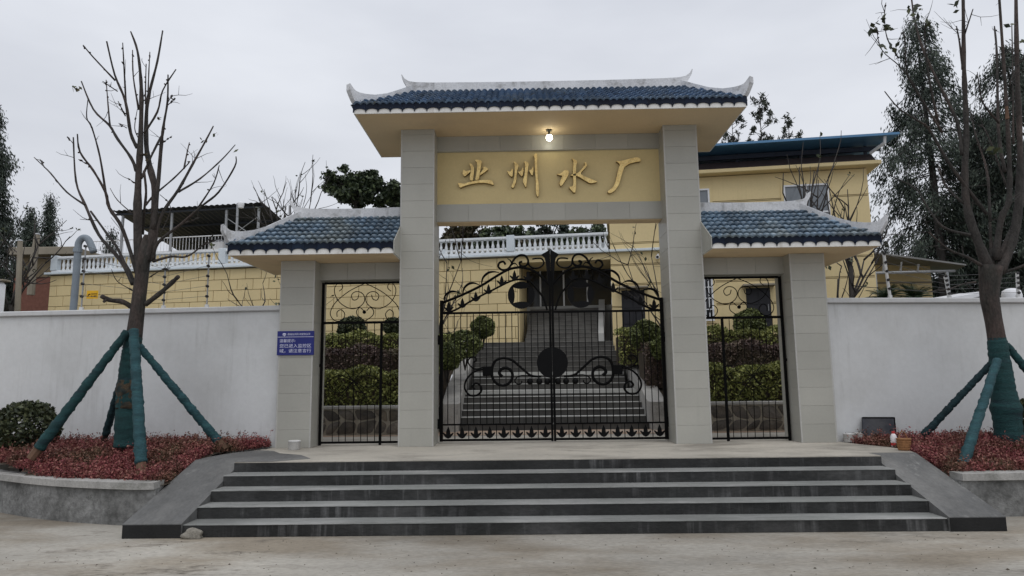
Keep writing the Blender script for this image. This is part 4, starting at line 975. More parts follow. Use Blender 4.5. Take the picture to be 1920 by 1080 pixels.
# house
hs_ = thing('house', 'two storey yellow house with blue metal roof behind the right side roof', 'house', BO, rz=BA)
lm('house_core', G().box(.05, 7.72, .02, 9, 1.4, 7.34), 'joint_brown', hs_)
OPEN = [(.35, 1.05, 2.2, 3.85), (4.05, 4.75, 2.2, 3.8), (2.45, 3.1, 2.85, 4.2), (2.45, 3.14, 5.75, 6.95), (5.32, 6.62, 5.1, 6.92)]
zs = [1.4, 3.33, 3.37, 4.03, 4.07, 4.65, 4.69, 5.33, 5.37, 6.5, 6.54, 7.34]
bands = [(zs[i], zs[i+1]-.022) for i in range(len(zs)-1)]
for z0, z1 in bands:
    br = sorted({z0, z1, *[z for o in OPEN for z in o[2:] if z0 < z < z1]}); g = G()
    for a, b in zip(br, br[1:]):
        cuts = sorted([(o[0], o[1]) for o in OPEN if o[2] < (a+b)/2 < o[3]]); u = .05
        for c0, c1_ in cuts+[(7.72, 7.72)]:
            if c0 > u: g.box(u, c0, 0, .0195, a, b)
            u = max(u, c1_)
    lm('wall_band', g, 'building_yellow', hs_)
lm('gable_wall', G().box(7.721, 7.74, .0, 9, 2.1, 7.34), 'building_yellow', hs_)
lm('corner_groove', G().box(7.715, 7.7205, -.001, .02, 2.1, 7.3), 'building_yellow', hs_)
def window(u0, u1, z0, z1, muls, rails, mg='glass', bars=False):
    wdw = lm('window', G().box(u0+.003, u1-.003, .0195, .0199, z0+.003, z1-.003), mg, hs_)
    g = G(); f = .05
    g.box(u0, u1, -.03, .03, z0, z0+f); g.box(u0, u1, -.03, .03, z1-f, z1); g.box(u0, u0+f, -.03, .03, z0+f, z1-f); g.box(u1-f, u1, -.03, .03, z0+f, z1-f)
    lm('window_frame', g, 'white_frame', wdw)
    for m_ in muls: lm('mullion', G().box(m_-.025, m_+.025, -.02, .018, z0+f, z1-f), 'white_frame', wdw)
    for r_ in rails: lm('transom', G().box(u0+f, u1-f, -.022, .017, r_-.025, r_+.025), 'white_frame', wdw)
    if bars:
        for i in range(int((u1-u0)/.11)): lm('bar', G().box(u0+.06+i*.11, u0+.085+i*.11, -.08, -.05, z0, z1), 'white_frame', wdw)
        for i in range(5): lm('bar', G().box(u0, u1, -.085, -.06, z0+(z1-z0)*i/4-.012, z0+(z1-z0)*i/4+.012), 'white_frame', wdw)
    for a in ((u0-.08, u0-.002, z0-.08, z1+.08), (u1+.002, u1+.08, z0-.08, z1+.08), (u0-.002, u1+.002, z1+.002, z1+.08), (u0-.002, u1+.002, z0-.08, z0-.002)):
        lm('surround', G().box(a[0], a[1], -.025, -.001, a[2], a[3]), 'building_yellow', wdw)
window(5.32, 6.62, 5.1, 6.92, (5.97,), (6.05,)); window(2.45, 3.14, 5.75, 6.95, (2.8,), (6.3,)); window(2.45, 3.1, 2.85, 4.2, (2.8,), (), 'glass_dark', True)
for u0, u1, z1 in ((.35, 1.05, 3.85), (4.05, 4.75, 3.8)):
    d = lm('door', G().cbox(u0, u1, -.01, .015, 2.2, z1, .004), 'door_dark', hs_)
    for i in range(2):
        for j in range(3): lm('door_panel', G().cbox(u0+.06+i*.3, u0+.06+i*.3+.27, -.022, -.0102, 2.3+j*.5, 2.72+j*.5, .006), 'door_dark', d)
    lm('door_handle', G().tube([(u1-.08, -.04, 3.1), (u1-.08, -.04, 3.3)], .012, 6), 'galv', d)
    lm('door_hood', G().cbox(u0-.12, u1+.12, -.35, .0, z1+.03, z1+.09, .01), 'slab', d)
lm('eave_cornice', G().cbox(-.1, 8.05, -.35, 9.2, 7.341, 7.46, .015), 'building_yellow', hs_)
lm('mansard', G().prism([(-.25, 7.461), (.15, 7.80), (8.8, 7.80), (9.0, 7.461)], lambda a, b: (-.05, a, b), lambda a, b: (7.95, a, b)), 'brown_fascia', hs_)
lm('roof_sheet', G().prism([(-.75, 8.06), (-.75, 8.13), (9.4, 8.9), (9.4, 8.83)], lambda a, b: (-.3, a, b), lambda a, b: (8.45, a, b)), 'blue_roof', hs_)
for u in (.3, 2.2, 4.1, 6.0, 7.9): lm('roof_post', G().box(u-.04, u+.04, .4, .48, 7.8005, 8.14), 'dark_under', hs_)
lm('eave_beam', G().box(-.2, 8.3, .3, .39, 7.95, 8.09), 'dark_under', hs_)
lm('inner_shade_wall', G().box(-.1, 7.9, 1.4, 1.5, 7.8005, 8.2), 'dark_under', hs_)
lm('downpipe', G().tube([(8.1, -.6, 8.1), (8.1, -.55, 7.9), (7.85, -.1, 7.75)], .05, 8), 'white_frame', hs_)
cc = thing('security_camera', 'white security camera on the yellow wall beside the right main pillar', 'camera', tuple(F2(1.5, -.02, 4.85)), rz=BA)
lm('camera_body', G().tube([(0, -.05, 0), (-.03, -.28, -.04)], .06, 10), 'cam_white', cc); lm('lens', G().tube([(-.03, -.281, -.04), (-.032, -.29, -.042)], .04, 10), 'ink', cc); lm('bracket', G().box(-.03, .03, -.06, .0, -.05, .1), 'cam_white', cc)
# sheltered terrace upstairs on the left
sh = thing('rooftop_shelter', 'dark corrugated metal shelter roof on posts at upper left', 'shelter', tuple(F2(-18, 5, 5.06)), rz=BA)
g = G(); U0, U1 = -3.7, 3.4; n = 90
def zc(v): return 3.72-(v)*.19
top = []
for i in range(n+1):
    u = U0+(U1-U0)*i/n; w_ = .025*math.sin(i*1.9)
    top.append((u, w_))
V = []
for u, w_ in top: V += [(u, 0, zc(0)+w_), (u, 5, zc(5)+w_-.05)]
g.add(V, [(2*i, 2*i+2, 2*i+3, 2*i+1) for i in range(n)]); lm('roof_sheet', g, 'corrug', sh)
for k in range(4): lm('purlin', G().box(U0, U1, .2+k*1.5, .26+k*1.5, zc(.2+k*1.5)-.13, zc(.2+k*1.5)-.05), 'corrug', sh)
for u in (-3.4, -1.0, 1.6, 3.1):
    lm('post', G().tube([(u, .3, 0), (u, .3, 3.6)], .06, 8), 'galv', sh); lm('post', G().tube([(u, 4.6, 0), (u, 4.6, 2.8)], .05, 8), 'galv', sh)
for a, b in (((1.6, .3, 2.2), (3.1, .3, 3.2)), ((1.6, .3, 3.2), (3.1, .3, 2.2)), ((-4, .3, 3.5), (-3.2, .3, 2.6))): lm('brace', G().tube([a, b], .018, 5), 'galv', sh)
lm('shade_screen', G().box(-2.4, 3.35, 4.7, 4.76, 1.5, 2.75), 'corrug', sh)
bs = lm('upper_room', G().box(-5.2, 3.6, .5, 5.2, 0, 1.75), 'building_yellow', sh)
rl = lm('railing', G().tube([(-5, .35, 2.45), (3.4, .35, 2.45)], .025, 6), 'white_frame', sh)
lm('railing_rail', G().tube([(-5, .35, 1.85), (3.4, .35, 1.85)], .018, 6), 'white_frame', rl)
for i in range(56): lm('railing_bar', G().tube([(-5+i*.152, .35, 1.76), (-5+i*.152, .35, 2.45)], .011, 4), 'white_frame', rl)
lm('water_tank', G().lathe([(.5, 0), (.55, .3), (.5, .6), (.2, .75)], 14, (.6, 1.6, 1.76)), 'white_frame', sh)
fl = thing('flood_light', 'small white floodlight on a post before the dark shelter', 'light', tuple(F2(-15.1, 4, 7.4)), rz=BA)
lm('post', G().tube([(0, 0, -.4), (0, 0, 1.1)], .05, 8), 'galv', fl); lm('lamp_head', G().lathe([(.1, 0), (.13, .12), (.13, .2), (.05, .26)], 12, (.14, 0, .9)), 'white_frame', fl)
# brick hut at far left
hut = thing('brick_hut', 'small brick hut with flat concrete roof at far left', 'hut', tuple(at(70, 575, 15)*[1, 1, 0]+[0, 0, 2.4]))
a, b = at(22, 575, 15), at(112, 520, 15); mk('brick_base', G().box(a[0], b[0], 15, 18, 2.3, b[2]), 'brick_far', hut)
a, b = at(30, 520, 15.2), at(125, 478, 15.2); mk('hut_wall', G().box(a[0], b[0], 15.2, 18, a[2], b[2]), 'hut_wall', hut)
a, b = at(15, 478, 14.6), at(130, 462, 14.6); mk('roof_slab', G().cbox(a[0], b[0]+.2, 14.6, 18.3, a[2], b[2], .02), 'slab', hut)
ws = thing('white_shed', 'white shed wall cut off by the left edge above the boundary wall', 'shed', tuple(at(-30, 580, 9)))
a, b = at(-90, 600, 9), at(6, 527, 9); mk('shed_wall', G().cbox(a[0], b[0], 9, 9.25, a[2]-1.5, b[2], .12), 'white_frame', ws)
mk('shed_roof', G().cbox(a[0], b[0]+.03, 8.95, 9.3, b[2]+.002, b[2]+.06, .01), 'slab', ws)
for x0, y0, x1, y1, Y, r, lab in ((33, 580, 38, 452, 10, .09, 'pale whitewashed pole at far left before the conifer'), (64, 480, 70, 440, 13, .12, 'short brown pole stub beside the brick hut')):
    p0, p1 = at(x0, y0, Y), at(x1, y1, Y); o = thing('pole', lab, 'pole', p0); mk('shaft', G().tube([p0-[0, 0, 1.5], p0, p1], [r*1.1, r, r*.85], 8), 'slab', o); mk('cap', G().lathe([(r*.95, 0), (r*.6, .05)], 8, tuple(p1)), 'galv', o)
# grey vent pipe
p = [at(137, 585, 3.5), at(141, 540, 3.5), at(146, 472, 3.5), at(148, 455, 3.5), at(156, 446, 3.5), at(166, 450, 3.5), at(176, 473, 3.5)]
vp = thing('vent_pipe', 'thick grey goose neck vent pipe rising behind the left boundary wall', 'pipe', tuple(p[0]-[0, 0, 2]))
mk('pipe', G().tube([p[0]-[0, 0, 2.5]]+crom(p, 5), .078, 14), 'grey_pipe', vp, smooth=True); mk('collar', G().tube([at(145.5, 473, 3.5), at(146.2, 466, 3.5)], .1, 14), 'grey_pipe', vp)
# lean-to canopy at right, sago palm, white tank
lt = thing('lean_to', 'grey sheet metal lean-to canopy at right behind the boundary wall', 'canopy', tuple(at(1700, 560, 9)))
a, b, c_, d_ = at(1632, 474, 8.6), at(1812, 498, 8.6), at(1790, 508, 12), at(1640, 505, 12)
g = G(); g.add([a, b, c_, d_, a+[0, 0, .05], b+[0, 0, .05], c_+[0, 0, .05], d_+[0, 0, .05]], [(0, 3, 2, 1), (4, 5, 6, 7), (0, 1, 5, 4), (1, 2, 6, 5), (2, 3, 7, 6), (3, 0, 4, 7)]); mk('roof_sheet', g, 'canopy_grey', lt)
a, b = at(1636, 512, 8.8), at(1790, 508, 8.8); mk('tie_beam', G().tube([a, b], .045, 6), 'galv', lt)
for x in (1655, 1688, 1720): mk('truss_web', G().tube([at(x, 511, 8.8), at(x+2, 484+(x-1640)*.14, 8.7)], .03, 5), 'galv', lt)
for x in (1640, 1775): mk('post', G().tube([at(x, 510, 8.8)*[1, 1, 0]+[0, 0, 2.2], at(x, 510, 8.8)], .05, 8), 'galv', lt)
a, b = at(1638, 560, 11), at(1745, 512, 11); lw = thing('low_annex', 'low yellow annex wall under the lean-to canopy', 'building', (a[0], 11, 2.2))
mk('wall', G().box(a[0], b[0], 11, 13, 2.2, b[2]+.4), 'building_yellow', lw); mk('wall_band', G().box(a[0], b[0]+.02, 10.97, 10.999, at(1700, 530, 11)[2]-.03, at(1700, 530, 11)[2]+.03), 'slab', lw)
wt = thing('white_tank', 'rounded white tank above the right wall beside the trunk', 'tank', tuple(at(1898, 565, 7)))
c = at(1897, 556, 7); mk('tank_body', G().lathe([(.24, -1.), (.25, .05), (.22, .16), (.12, .22), (.03, .235)], 16, tuple(c)), 'white_frame', wt, smooth=True); mk('tank_band', G().lathe([(.255, -.1), (.255, -.06)], 16, tuple(c)), 'cornice_white', wt)
wr_ = thing('white_car_roof', 'pale sloping sheet just showing over the right wall', 'shelter', tuple(at(1815, 565, 6)))
a, b = at(1770, 560, 6), at(1866, 544, 6); g = G(); g.add([(a[0], 6, a[2]), (b[0], 6, b[2]), (b[0], 7.5, b[2]+.1), (a[0], 7.5, a[2]+.1), (a[0], 6, a[2]-.1), (b[0], 6, b[2]-.1), (b[0], 7.5, b[2]), (a[0], 7.5, a[2])], [(0, 1, 2, 3), (7, 6, 5, 4), (0, 4, 5, 1), (1, 5, 6, 2), (2, 6, 7, 3), (3, 7, 4, 0)]); mk('sheet', g, 'white_frame', wr_)
mk('leg', G().tube([(b[0]-.1, 6.5, b[2]-.2), (b[0]-.1, 6.5, .5)], .04, 6), 'galv', wr_); wr_.name = 'sheet_cover'
def cycad(label, c, R, n, seed):
    r = np.random.default_rng(seed); o = thing('sago_palm', label, 'palm', tuple(c)); Q = []; g = G()
    for k in range(n):
        a = r.uniform(0, 2*math.pi); el = r.uniform(.25, 1.25); Lf = R*r.uniform(.75, 1.1); P = []
        for t in np.linspace(0, 1, 12):
            rr = Lf*t*math.cos(el)*(1+.1*t); zz = Lf*t*math.sin(el)-.35*Lf*t*t; P.append(np.array(c)+[rr*math.cos(a), rr*math.sin(a), zz])
        g.tube(P, .008, 4); sd = np.array([-math.sin(a), math.cos(a), 0])
        for i in range(1, 12):
            for s in (-1, 1):
                for f in (0, .5):
                    p = P[i]*(1-f)+P[i-1]*f; tip = p+sd*s*.16*(1-.5*i/12)+(P[i]-P[i-1])*.8; w_ = (P[i]-P[i-1])*.14; Q.append([p-w_, p+w_, tip+w_*.3, tip-w_*.3])
    mk('frond_ribs', g, 'leaf_cycad', o); quads('leaflets', np.array(Q), 'leaf_cycad', o)
    mk('trunk', G().tube([np.array(c)-[0, 0, 1.2], np.array(c)], [.16, .14], 9), 'bark_far', o)
cycad('left dark sago palm above the right boundary wall', at(1660, 560, 3.5), .55, 30, 1); cycad('right dark sago palm above the right boundary wall', at(1715, 560, 4), .6, 34, 2)
# ------------------------------------------------------------------ security fence posts on the walls
def fpost(x, y0, y1, lean, label, white=False, tall=1.):
    X = at(x, y0, .25); Y = wall_y(X[0])+.12; p0 = at(x, y0, Y); p0[2] = 2.536; p1 = at(x+lean, y1, Y-.05)
    o = thing('fence_post', label, 'post', p0, 'security fence posts')
    mk('shaft', G().tube([p0, p1], .028 if white else .014, 8), 'white_post' if white else 'galv', o)
    mk('foot_clamp', G().cbox(p0[0]-.03, p0[0]+.03, p0[1]-.03, p0[1]+.03, 2.536, 2.6, .006), 'white_post', o)
    q = []
    for t in np.linspace(.22, 1, 5 if not white else 5):
        c = p0+(p1-p0)*t; mk('insulator', G().tube([c-[.0, .04, 0], c+[.0, .01, 0]], .026, 8), 'insulator', o); q.append(c-np.array([0, .045, 0]))
    return q
qa = fpost(153, 572, 462, 8, 'twin thin fence post beside the grey vent pipe'); qb = fpost(307, 570, 505, 3, 'short grey fence post right of the left tree trunk'); qc = fpost(388, 569, 480, 4, 'thin fence post with dark insulators left of the left side roof')
qd = fpost(1669, 558, 476, -12, 'white fence post in front of the sago palms', True); qe = fpost(1780, 558, 518, -8, 'slim fence post left of the right tree trunk', True); qf = fpost(1909, 558, 512, -2, 'pale fence post behind the right tree', True)
def wires(label, *Q):
    for i in range(5):
        pts = [q[i] for q in Q]; d = (pts[0]-pts[1]); pts = [pts[0]+unit(d)*3]+pts+[pts[-1]-unit(pts[-2]-pts[-1])*-3] if False else pts
        o = tag(mk('fence_wire', G().tube(pts, .0035, 4), 'wire'), label % ('lowest', 'second', 'middle', 'fourth', 'topmost')[i], 'wire', 'security fence wires')
wires('%s thin fence wire strung over the left boundary wall', qa, qb, qc); wires('%s thin fence wire strung over the right boundary wall', qd, qe, qf)
Yw = wall_y(at(170, 560, .5)[0])+.08
a, b = at(163, 545, Yw), at(183.5, 560, Yw); ys = thing('warning_sign', 'small yellow warning plate hung on the fence by the vent pipe', 'sign', (a[0], Yw, b[2]))
mk('sign_plate', G().cbox(a[0], b[0], Yw-.004, Yw+.004, b[2], a[2], .002), 'yellow_sign', ys)
W_, H_ = b[0]-a[0], a[2]-b[2]
g = G(); P0 = lambda u, v: (a[0]+u*W_, b[2]+v*H_)
for poly in ([(.06, .3), (.12, .25), (.34, .6), (.28, .65)], [(.1, .55), (.34, .62), (.34, .52), (.2, .45)]): g.prism([P0(*p) for p in poly], lambda x, z: (x, Yw-.0045, z), lambda x, z: (x, Yw-.006, z))
mk('pictogram', g, 'ink', ys)
text_mesh('高压危险', H_*.2, 'ink', 'lettering', ys, (a[0]+W_*.42, Yw-.006, b[2]+H_*.5), width=W_*.5); text_mesh('禁止攀登', H_*.2, 'ink', 'lettering', ys, (a[0]+W_*.38, Yw-.006, b[2]+H_*.22), width=W_*.52)
# ------------------------------------------------------------------ small things on the platform
p = at(551, 843, -.3); o = thing('concrete_sample', 'small pale concrete cylinder at the foot of the blue notice pillar', 'cylinder', (p[0], -.28, 0))
mk('cylinder_body', G().lathe([(.098, .001), (.1, .01), (.1, .135)], 20, (p[0], -.28, 0)), 'concrete_small', o, smooth=False); mk('cylinder_lid', G().lathe([(.104, .1355), (.106, .15), (.09, .156)], 20, (p[0], -.28, 0)), 'white_post', o)
o = thing('concrete_sample', 'short grey concrete cylinder at the foot of the right outer pillar', 'cylinder', (5.1, -.02, 0))
mk('cylinder_body', G().lathe([(.085, .001), (.09, .01), (.09, .14)], 16, (5.1, -.02, 0)), 'concrete_small', o); mk('cylinder_lid', G().lathe([(.092, .1405), (.09, .15)], 16, (5.1, -.02, 0)), 'white_post', o)
tag(mk('concrete_cube', G().cbox(5.215, 5.335, -.03, .09, .001, .16, .008), 'concrete_small'), 'small grey concrete cube between the pillar cylinder and the dark board', 'cube')
a, b, c_, d_ = at(1617, 783, .1), at(1677, 783, .1), at(1682, 836, -.05), at(1619, 828, -.05)
o = thing('dark_board', 'dark slate board leaning on the right wall by the red plants', 'board', (a[0], 0, 0))
nrm = np.array([0, .03, .005]); g = G(); V = [a, b, c_, d_]; V = V+[v+nrm for v in V]; g.add(V, [(0, 3, 2, 1), (4, 5, 6, 7), (0, 1, 5, 4), (1, 2, 6, 5), (2, 3, 7, 6), (3, 0, 4, 7)]); mk('slab_face', g, 'board_dark', o)
g = G(); g.tube([a-[0, .003, 0], b-[0, .003, 0]], .012, 6); g.tube([b-[0, .003, 0], c_-[0, .003, 0]], .01, 6); mk('edge_strip', g, 'iron', o)
p = at(1677, 838, -.85); p[2] = max(0, p[2]); o = thing('drink_bottle', 'red and white plastic bottle standing by the basket', 'bottle', (p[0], -.85, 0))
mk('bottle_body', G().lathe([(.045, .001), (.05, .01), (.05, .15), (.04, .18), (.022, .21)], 14, (p[0], -.85, 0)), 'bottle_white', o, smooth=True); mk('bottle_label', G().lathe([(.0505, .02), (.0515, .025), (.0515, .06), (.0505, .065)], 14, (p[0], -.85, 0)), 'bottle_red', o); mk('bottle_cap', G().lathe([(.024, .2105), (.024, .245)], 10, (p[0], -.85, 0)), 'bottle_red', o)
p = at(1696, 845, -1.4); bx_, by_ = p[0], -1.4; o = thing('wicker_basket', 'small brown wicker basket with an arched handle on the right cheek top', 'basket', (bx_, by_, .0))
prof = [(.085, .006)]+[(.087+.012*i/9+.004*(i % 2), .012+.15*i/9) for i in range(10)]+[(.105, .175), (.095, .175), (.08, .03)]
mk('basket_body', G().lathe(prof, 22, (bx_, by_, 0)), 'basket', o); mk('basket_handle', G().tube([(bx_-.075, by_, .17), (bx_-.055, by_, .24), (bx_-.02, by_, .285), (bx_+.02, by_, .27), (bx_+.05, by_, .2), (bx_+.07, by_, .17)], .008, 6), 'basket', o); mk('basket_rim', G().lathe([(.103, .165), (.11, .172), (.103, .18)], 22, (bx_, by_, 0)), 'basket', o)
def rock(c, r, label, seed, name='loose_stone'):
    rg = np.random.default_rng(seed); bm = bmesh.new(); bmesh.ops.create_icosphere(bm, subdivisions=3, radius=1); ph = rg.uniform(0, 6, 9)
    for v in bm.verts:
        d = v.co.normalized(); k = 1+.16*math.sin(d.x*3+ph[0])*math.sin(d.y*4+ph[1])+.14*math.sin(d.z*5+ph[2]+d.x*2)+.05*math.sin(d.x*11+ph[3])*math.sin(d.z*9+ph[4]); v.co = Vector((c[0]+d.x*k*r[0], c[1]+d.y*k*r[1], c[2]+d.z*k*r[2]))
    bm.verts.index_update(); g = G().add([v.co[:] for v in bm.verts], [[v.index for v in f.verts] for f in bm.faces]); bm.free()
    o = mk(name, g, 'rock', smooth=True); return tag(o, label, 'stone')
rock((-4.60, -3.55, -.70), (.14, .05, .075), 'rough pale stone against the bottom step near the left cheek', 5)
g = G()
for i in range(900):
    x, y = random.uniform(-9, 7), random.uniform(-7, -3.7)
    s = random.uniform(.003, .013)*(2.2 if random.random() < .05 else 1)
    V = [(x+s*random.uniform(.6, 1.2)*a, y+s*random.uniform(.6, 1.2)*b, -.735+s*c*.6) for a, b, c in ((1, 0, .2), (0, 1, .2), (-1, 0, .2), (0, -1, .2), (0, 0, 1))]
    g.add(V, [(0, 1, 4), (1, 2, 4), (2, 3, 4), (3, 0, 4)])
tag(mk('gravel', g, 'bank_soil'), 'scattered grit and crumbs of soil on the road', 'gravel', kind='stuff')

# ------------------------------------------------------------------ trees behind
def conifer(label, base, H, R, n_br, per, seed, size=.22, m='leaf_conifer', droop=.35, open_=.15, power=.8, group='background conifers', name='conifer'):
    r = np.random.default_rng(seed); base = np.array(base, float); o = thing(name, label, 'tree', tuple(base), group)
    top = base+[r.normal(0, .2), r.normal(0, .2), H]
    mk('trunk', G().tube([base-[0, 0, .5], base+(top-base)*.5+[.05, 0, 0], top], [H*.016, H*.009, .02], 7), 'bark_far', o)
    g = G(); P = []; A = []
    for k in range(n_br):
        t = (k+r.random())/n_br; h = open_+(1-open_)*t; az = r.uniform(0, 2*math.pi)
        Lb = R*((1-h)**power*1.0+.04)*r.uniform(.55, 1.15)*(1 if h > .25 else .85)
        p0 = base+(top-base)*h; d = np.array([math.cos(az), math.sin(az), r.uniform(.0, .35)*(1-droop)])
        pts = []
        for s in np.linspace(0, 1, 6): pts.append(p0+d*Lb*s-np.array([0, 0, droop*Lb*s*s*.9]))
        g.tube([pts[0], pts[3], pts[5]], [.035, .02, .006], 4, cap=False)
        m_ = max(14, int(13*per*Lb/R+12)); s = r.uniform(.12, 1.05, m_)**.8
        idx = np.clip(s*5, 0, 4.999); i0 = idx.astype(int); f = (idx-i0)[:, None]; pa = np.array(pts); q = pa[i0]*(1-f)+pa[i0+1]*f
        sd = np.array([-d[1], d[0], 0]); spread = Lb*.2*(1.1-s)[:, None]
        q = q+sd*r.normal(0, 1, (m_, 1))*spread*.8+r.normal(0, .08, (m_, 3))-np.array([0, 0, 1])*np.abs(r.normal(0, .16, (m_, 1)))*(1+droop)
        kc = max(3, m_//52); ci = r.integers(0, kc, m_); cs_ = size/.24
        q = q[:kc][ci]+r.normal(0, 1, (m_, 3))*np.array([.15, .15, .24])*cs_-np.array([0, 0, .12*cs_])
        P.append(q); A.append(np.tile(d*.5-np.array([0, 0, .7+droop]), (m_, 1))+sd*r.normal(0, .4, (m_, 1)))
    P, A = np.concatenate(P), np.concatenate(A)
    mk('branches', g, 'bark_far', o); quads('crown', leaves(P, size*.2, 4., axis=unit(A), jitter=.5, r=r), m, o)
    return o
def P3(x, y, Y, z=None):
    p = at(x, y, Y)
    if z is not None: p[2] = z
    return p
def htop(x, y, Y, zb): return at(x, y, Y)[2]-zb
def con(label, x, ytop, Y, Rpx, zb=2.4, **kw):
    b = P3(x, ytop, Y, zb); return conifer(label, b, htop(x, ytop, Y, zb), Rpx*(12.065+Y)/1266, **kw)
con('tall feathery conifer right of the yellow house', 1720, 25, 21, 150, n_br=92, per=62, seed=11, size=.27, droop=.5, power=.45)
con('dense conifer at the far right edge behind the bare tree', 1890, 85, 19, 150, n_br=105, per=75, seed=12, size=.25, droop=.45, power=.45)
con('low dark conifer filling behind the lean-to canopy', 1800, 250, 24, 150, n_br=90, per=80, seed=13, size=.26, droop=.4, power=.5)
con('tall dark conifer cut by the left edge', -12, 195, 16, 95, n_br=110, per=90, seed=14, size=.22, droop=.4, power=.7)
con('small pointed fir left of the left bare tree', 108, 366, 26, 38, n_br=80, per=50, seed=15, size=.22, droop=.1, power=.9)
con('bushy dark fir between the tall conifer and the small fir', 62, 392, 22, 48, n_br=70, per=50, seed=16, size=.24, droop=.2, power=.6)
con('small fir behind the vent pipe', 200, 428, 24, 38, n_br=50, per=40, seed=17, size=.22, droop=.15, power=.7)
def pine(label, x, ytop, Y, Rpx, zb, seed, n_br=42, tufts=5, trunk_r=.07, size=.06):
    r = np.random.default_rng(seed); b = P3(x, ytop, Y, zb); H = htop(x, ytop, Y, zb); R = Rpx*(12.065+Y)/1266
    o = thing('pine_tree', label, 'tree', tuple(b), 'thin pines behind the house'); top = b+[0, 0, H]
    mk('trunk', G().tube([b, top], [trunk_r, .015], 6), 'bark_far', o); g = G(); P, A = [], []
    for k in range(n_br):
        h = .35+.65*(k+r.random())/n_br; az = r.uniform(0, 6.28); Lb = R*(1.12-h)**.6*r.uniform(.5, 1.1); p0 = b+(top-b)*h
        e = p0+np.array([math.cos(az), math.sin(az), .7])*Lb; g.tube([p0, (p0+e)/2-[0, 0, .06*Lb], e], [.02, .012, .006], 4, cap=False)
        for j in range(tufts):
            c = p0+(e-p0)*r.uniform(.45, 1.02)+r.normal(0, .09*R, 3); n = 26; P.append(np.tile(c, (n, 1))+r.normal(0, .075, (n, 3))); A.append(unit(r.normal(size=(n, 3))+[0, 0, 1.0]))
    mk('branches', g, 'bark_far', o); quads('crown', leaves(np.concatenate(P), size, 4.2, axis=np.concatenate(A), jitter=.6, r=r), 'leaf_pine', o)
pine('tall thin pine with tufted needles just right of the main roof', 1423, 186, 23, 62, 3, 21, 50, 2)
pine('pine partly hidden by the right end of the main roof', 1372, 222, 24, 60, 3, 22, 46, 2)
pine('short pine tip right of the tall thin pine', 1478, 228, 24, 42, 3, 23, 34, 2)
pine('smallest pine tip above the blue house roof', 1500, 250, 25, 22, 3, 24, 22, 2)
def broad(label, x, y, Y, Rpx, zb, seed, n=9000, size=.17, m='leaf_broad', flat=.8, group='broadleaf trees behind', lobes=64):
    r = np.random.default_rng(seed); c = at(x, y, Y); R = Rpx*(12.065+Y)/1266
    o = thing('broadleaf_tree', label, 'tree', (c[0], Y, zb), group)
    g = G(); P = []
    g.tube([(c[0], Y, zb), (c[0]+.1, Y, (zb+c[2])/2), tuple(c)], [.22, .17, .06], 8)
    for k in range(lobes):
        d = unit(r.normal(size=3)); d[2] = d[2]*.8+.1; lc = c+d*R*r.uniform(.15, 1.08)**.7*[1, 1, flat]; lr = R*r.uniform(.08, .17)
        g.tube([c-[0, 0, R*.5], (c+lc)/2-[0, 0, .1], lc], [.06, .035, .01], 5, cap=False)
        n_l = n*2//lobes; dd = unit(r.normal(size=(n_l, 3))); P.append(lc+dd*lr*np.abs(r.normal(0, .8, (n_l, 1)))*[1.1, 1.1, .75])
    mk('trunk', g, 'bark_far', o); quads('crown', leaves(np.concatenate(P), size*.72, 1.6, r=r), m, o)
broad('round dark evergreen tree above the left side roof', 666, 357, 22, 57, 5, 31, 12000, .2)
broad('dark evergreen tree half hidden by the left main pillar', 740, 372, 22, 42, 5, 32, 8000, .2)
broad('reddish brown tree behind the balustrade, seen under the gate lintel', 872, 448, 30, 46, 5, 33, 7000, .22, 'leaf_olive')
broad('dark tree seen under the gate lintel left of centre', 950, 455, 28, 44, 5, 34, 7000, .22)
broad('loose grey green tree behind the balustrade near the gate centre', 1030, 450, 30, 52, 5, 35, 5000, .2, 'leaf_conifer')
broad('dark tree behind the balustrade beside the yellow house', 1105, 455, 28, 44, 5, 36, 6000, .22)
for i, (x, y, rp, lab) in enumerate(((850, 478, 48, 'low dark bush behind the balustrade at the left of the gate opening'), (925, 482, 46, 'low dark bush behind the balustrade left of its square post'), (1000, 480, 48, 'low dark bush behind the balustrade at the gate centre'), (1072, 480, 48, 'low dark bush behind the balustrade right of the gate centre'), (1135, 476, 40, 'low dark bush behind the balustrade against the house'))):
    broad(lab, x, y, 21+i*.4, rp, 4, 60+i, 6000, .2, 'leaf_broad' if i % 2 else 'leaf_olive', .7)
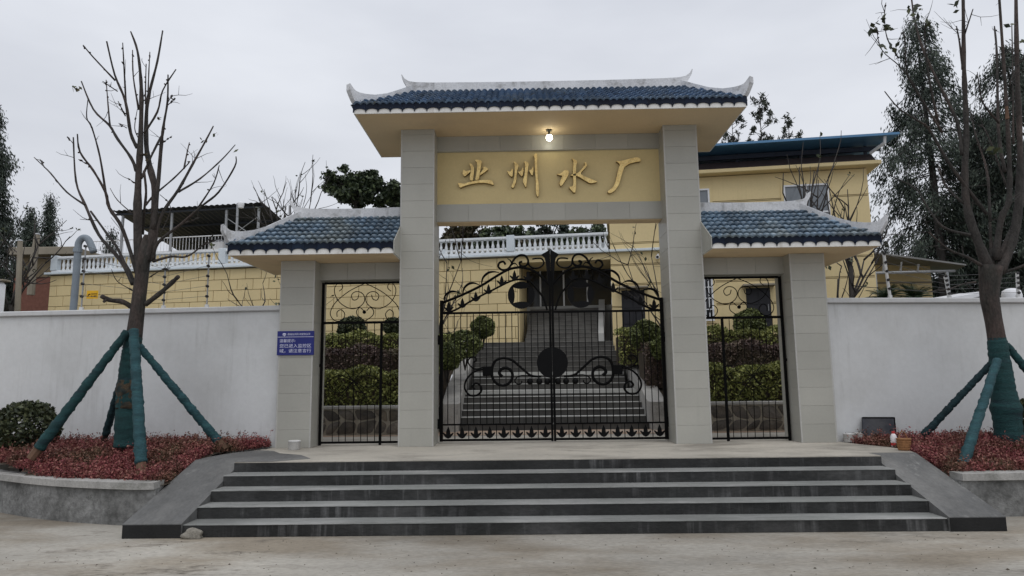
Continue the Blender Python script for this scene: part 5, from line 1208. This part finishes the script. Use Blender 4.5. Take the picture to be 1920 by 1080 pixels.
def bare(label, base, H, spread, seed, n=9, r0=.06, levels=3, group='bare trees behind the walls', name='small_bare_tree', up=.85):
    r = np.random.default_rng(seed); base = np.array(base, float); o = thing(name, label, 'tree', tuple(base), group); g = G(); tips = []
    def grow(p, d, L_, rad, lv):
        pts = [p]; q = p.copy(); dd = d.copy()
        for i in range(5):
            dd = unit(dd+r.normal(0, .12, 3)+[0, 0, .08]); q = q+dd*L_/5; pts.append(q)
        g.tube(pts, [rad*(1-.13*i) for i in range(6)], 5)
        if lv > 0:
            for k in range(3 if lv > 1 else 2):
                i = r.integers(1, 6); nd = unit(dd*up+r.normal(0, .55, 3)); grow(pts[i], nd, L_*r.uniform(.45, .75), rad*.55, lv-1)
        else: tips.append(pts[-1])
    hh = H*.32; mk('trunk', G().tube([base, base+[0, 0, hh*.6], base+[.03, 0, hh]], [r0*1.3, r0*1.1, r0], 8), 'bark_far', o)
    for k in range(n):
        az = 2*math.pi*k/n+r.uniform(-.4, .4); el = r.uniform(.35, 1.0)
        d = unit(np.array([math.cos(az)*spread, math.sin(az)*spread, 1.]))
        grow(base+[0, 0, hh*r.uniform(.75, 1)], d, H*.52*r.uniform(.7, 1.1), r0*.5, levels-1)
    mk('branches', g, 'bark_far', o, smooth=True)
    if tips:
        T = np.array(tips); T = T[r.random(len(T)) < .25]
        if len(T): quads('leaf_tufts', leaves(np.repeat(T, 3, 0)+r.normal(0, .05, (len(T)*3, 3)), .07, 1.7, r=r), 'leaf_dark', o)['kind'] = 'stuff'
bare('bare twiggy tree behind the left tip of the left side roof', P3(538, 400, 7, 3.2), htop(538, 290, 7, 3.2), .36, 41, 9, .07)
bare('bare pruned tree in front of the upper right house window', P3(1520, 400, 6.5, 2.6), htop(1520, 262, 6.5, 2.6), .2, 42, 6, .075, 2)
bare('bare tree at the right corner of the yellow house', P3(1585, 400, 6.3, 2.6), htop(1585, 285, 6.3, 2.6), .26, 43, 6, .065, 2)
bare('bare tree right of the right outer pillar, low fork showing', P3(1562, 560, 3.4, 1.2), htop(1562, 430, 3.4, 1.2), .5, 44, 6, .09)
bare('bare twigs showing left of the left outer pillar under the eave', P3(522, 600, 3.2, .6), htop(522, 500, 3.2, .6), .6, 45, 6, .06)
bare('bare tree inside the main gate opening at left', P3(815, 600, 4.6, .8), htop(840, 415, 4.6, .8), .45, 46, 6, .05)
bare('bare tree inside the main gate opening at right', P3(1262, 600, 4.6, .8), htop(1225, 415, 4.6, .8), .5, 47, 6, .05)
bare('tangled bare tree at the far left below the tall conifer', P3(20, 580, 11, 2.4), htop(20, 400, 11, 2.4), .6, 48, 8, .1)
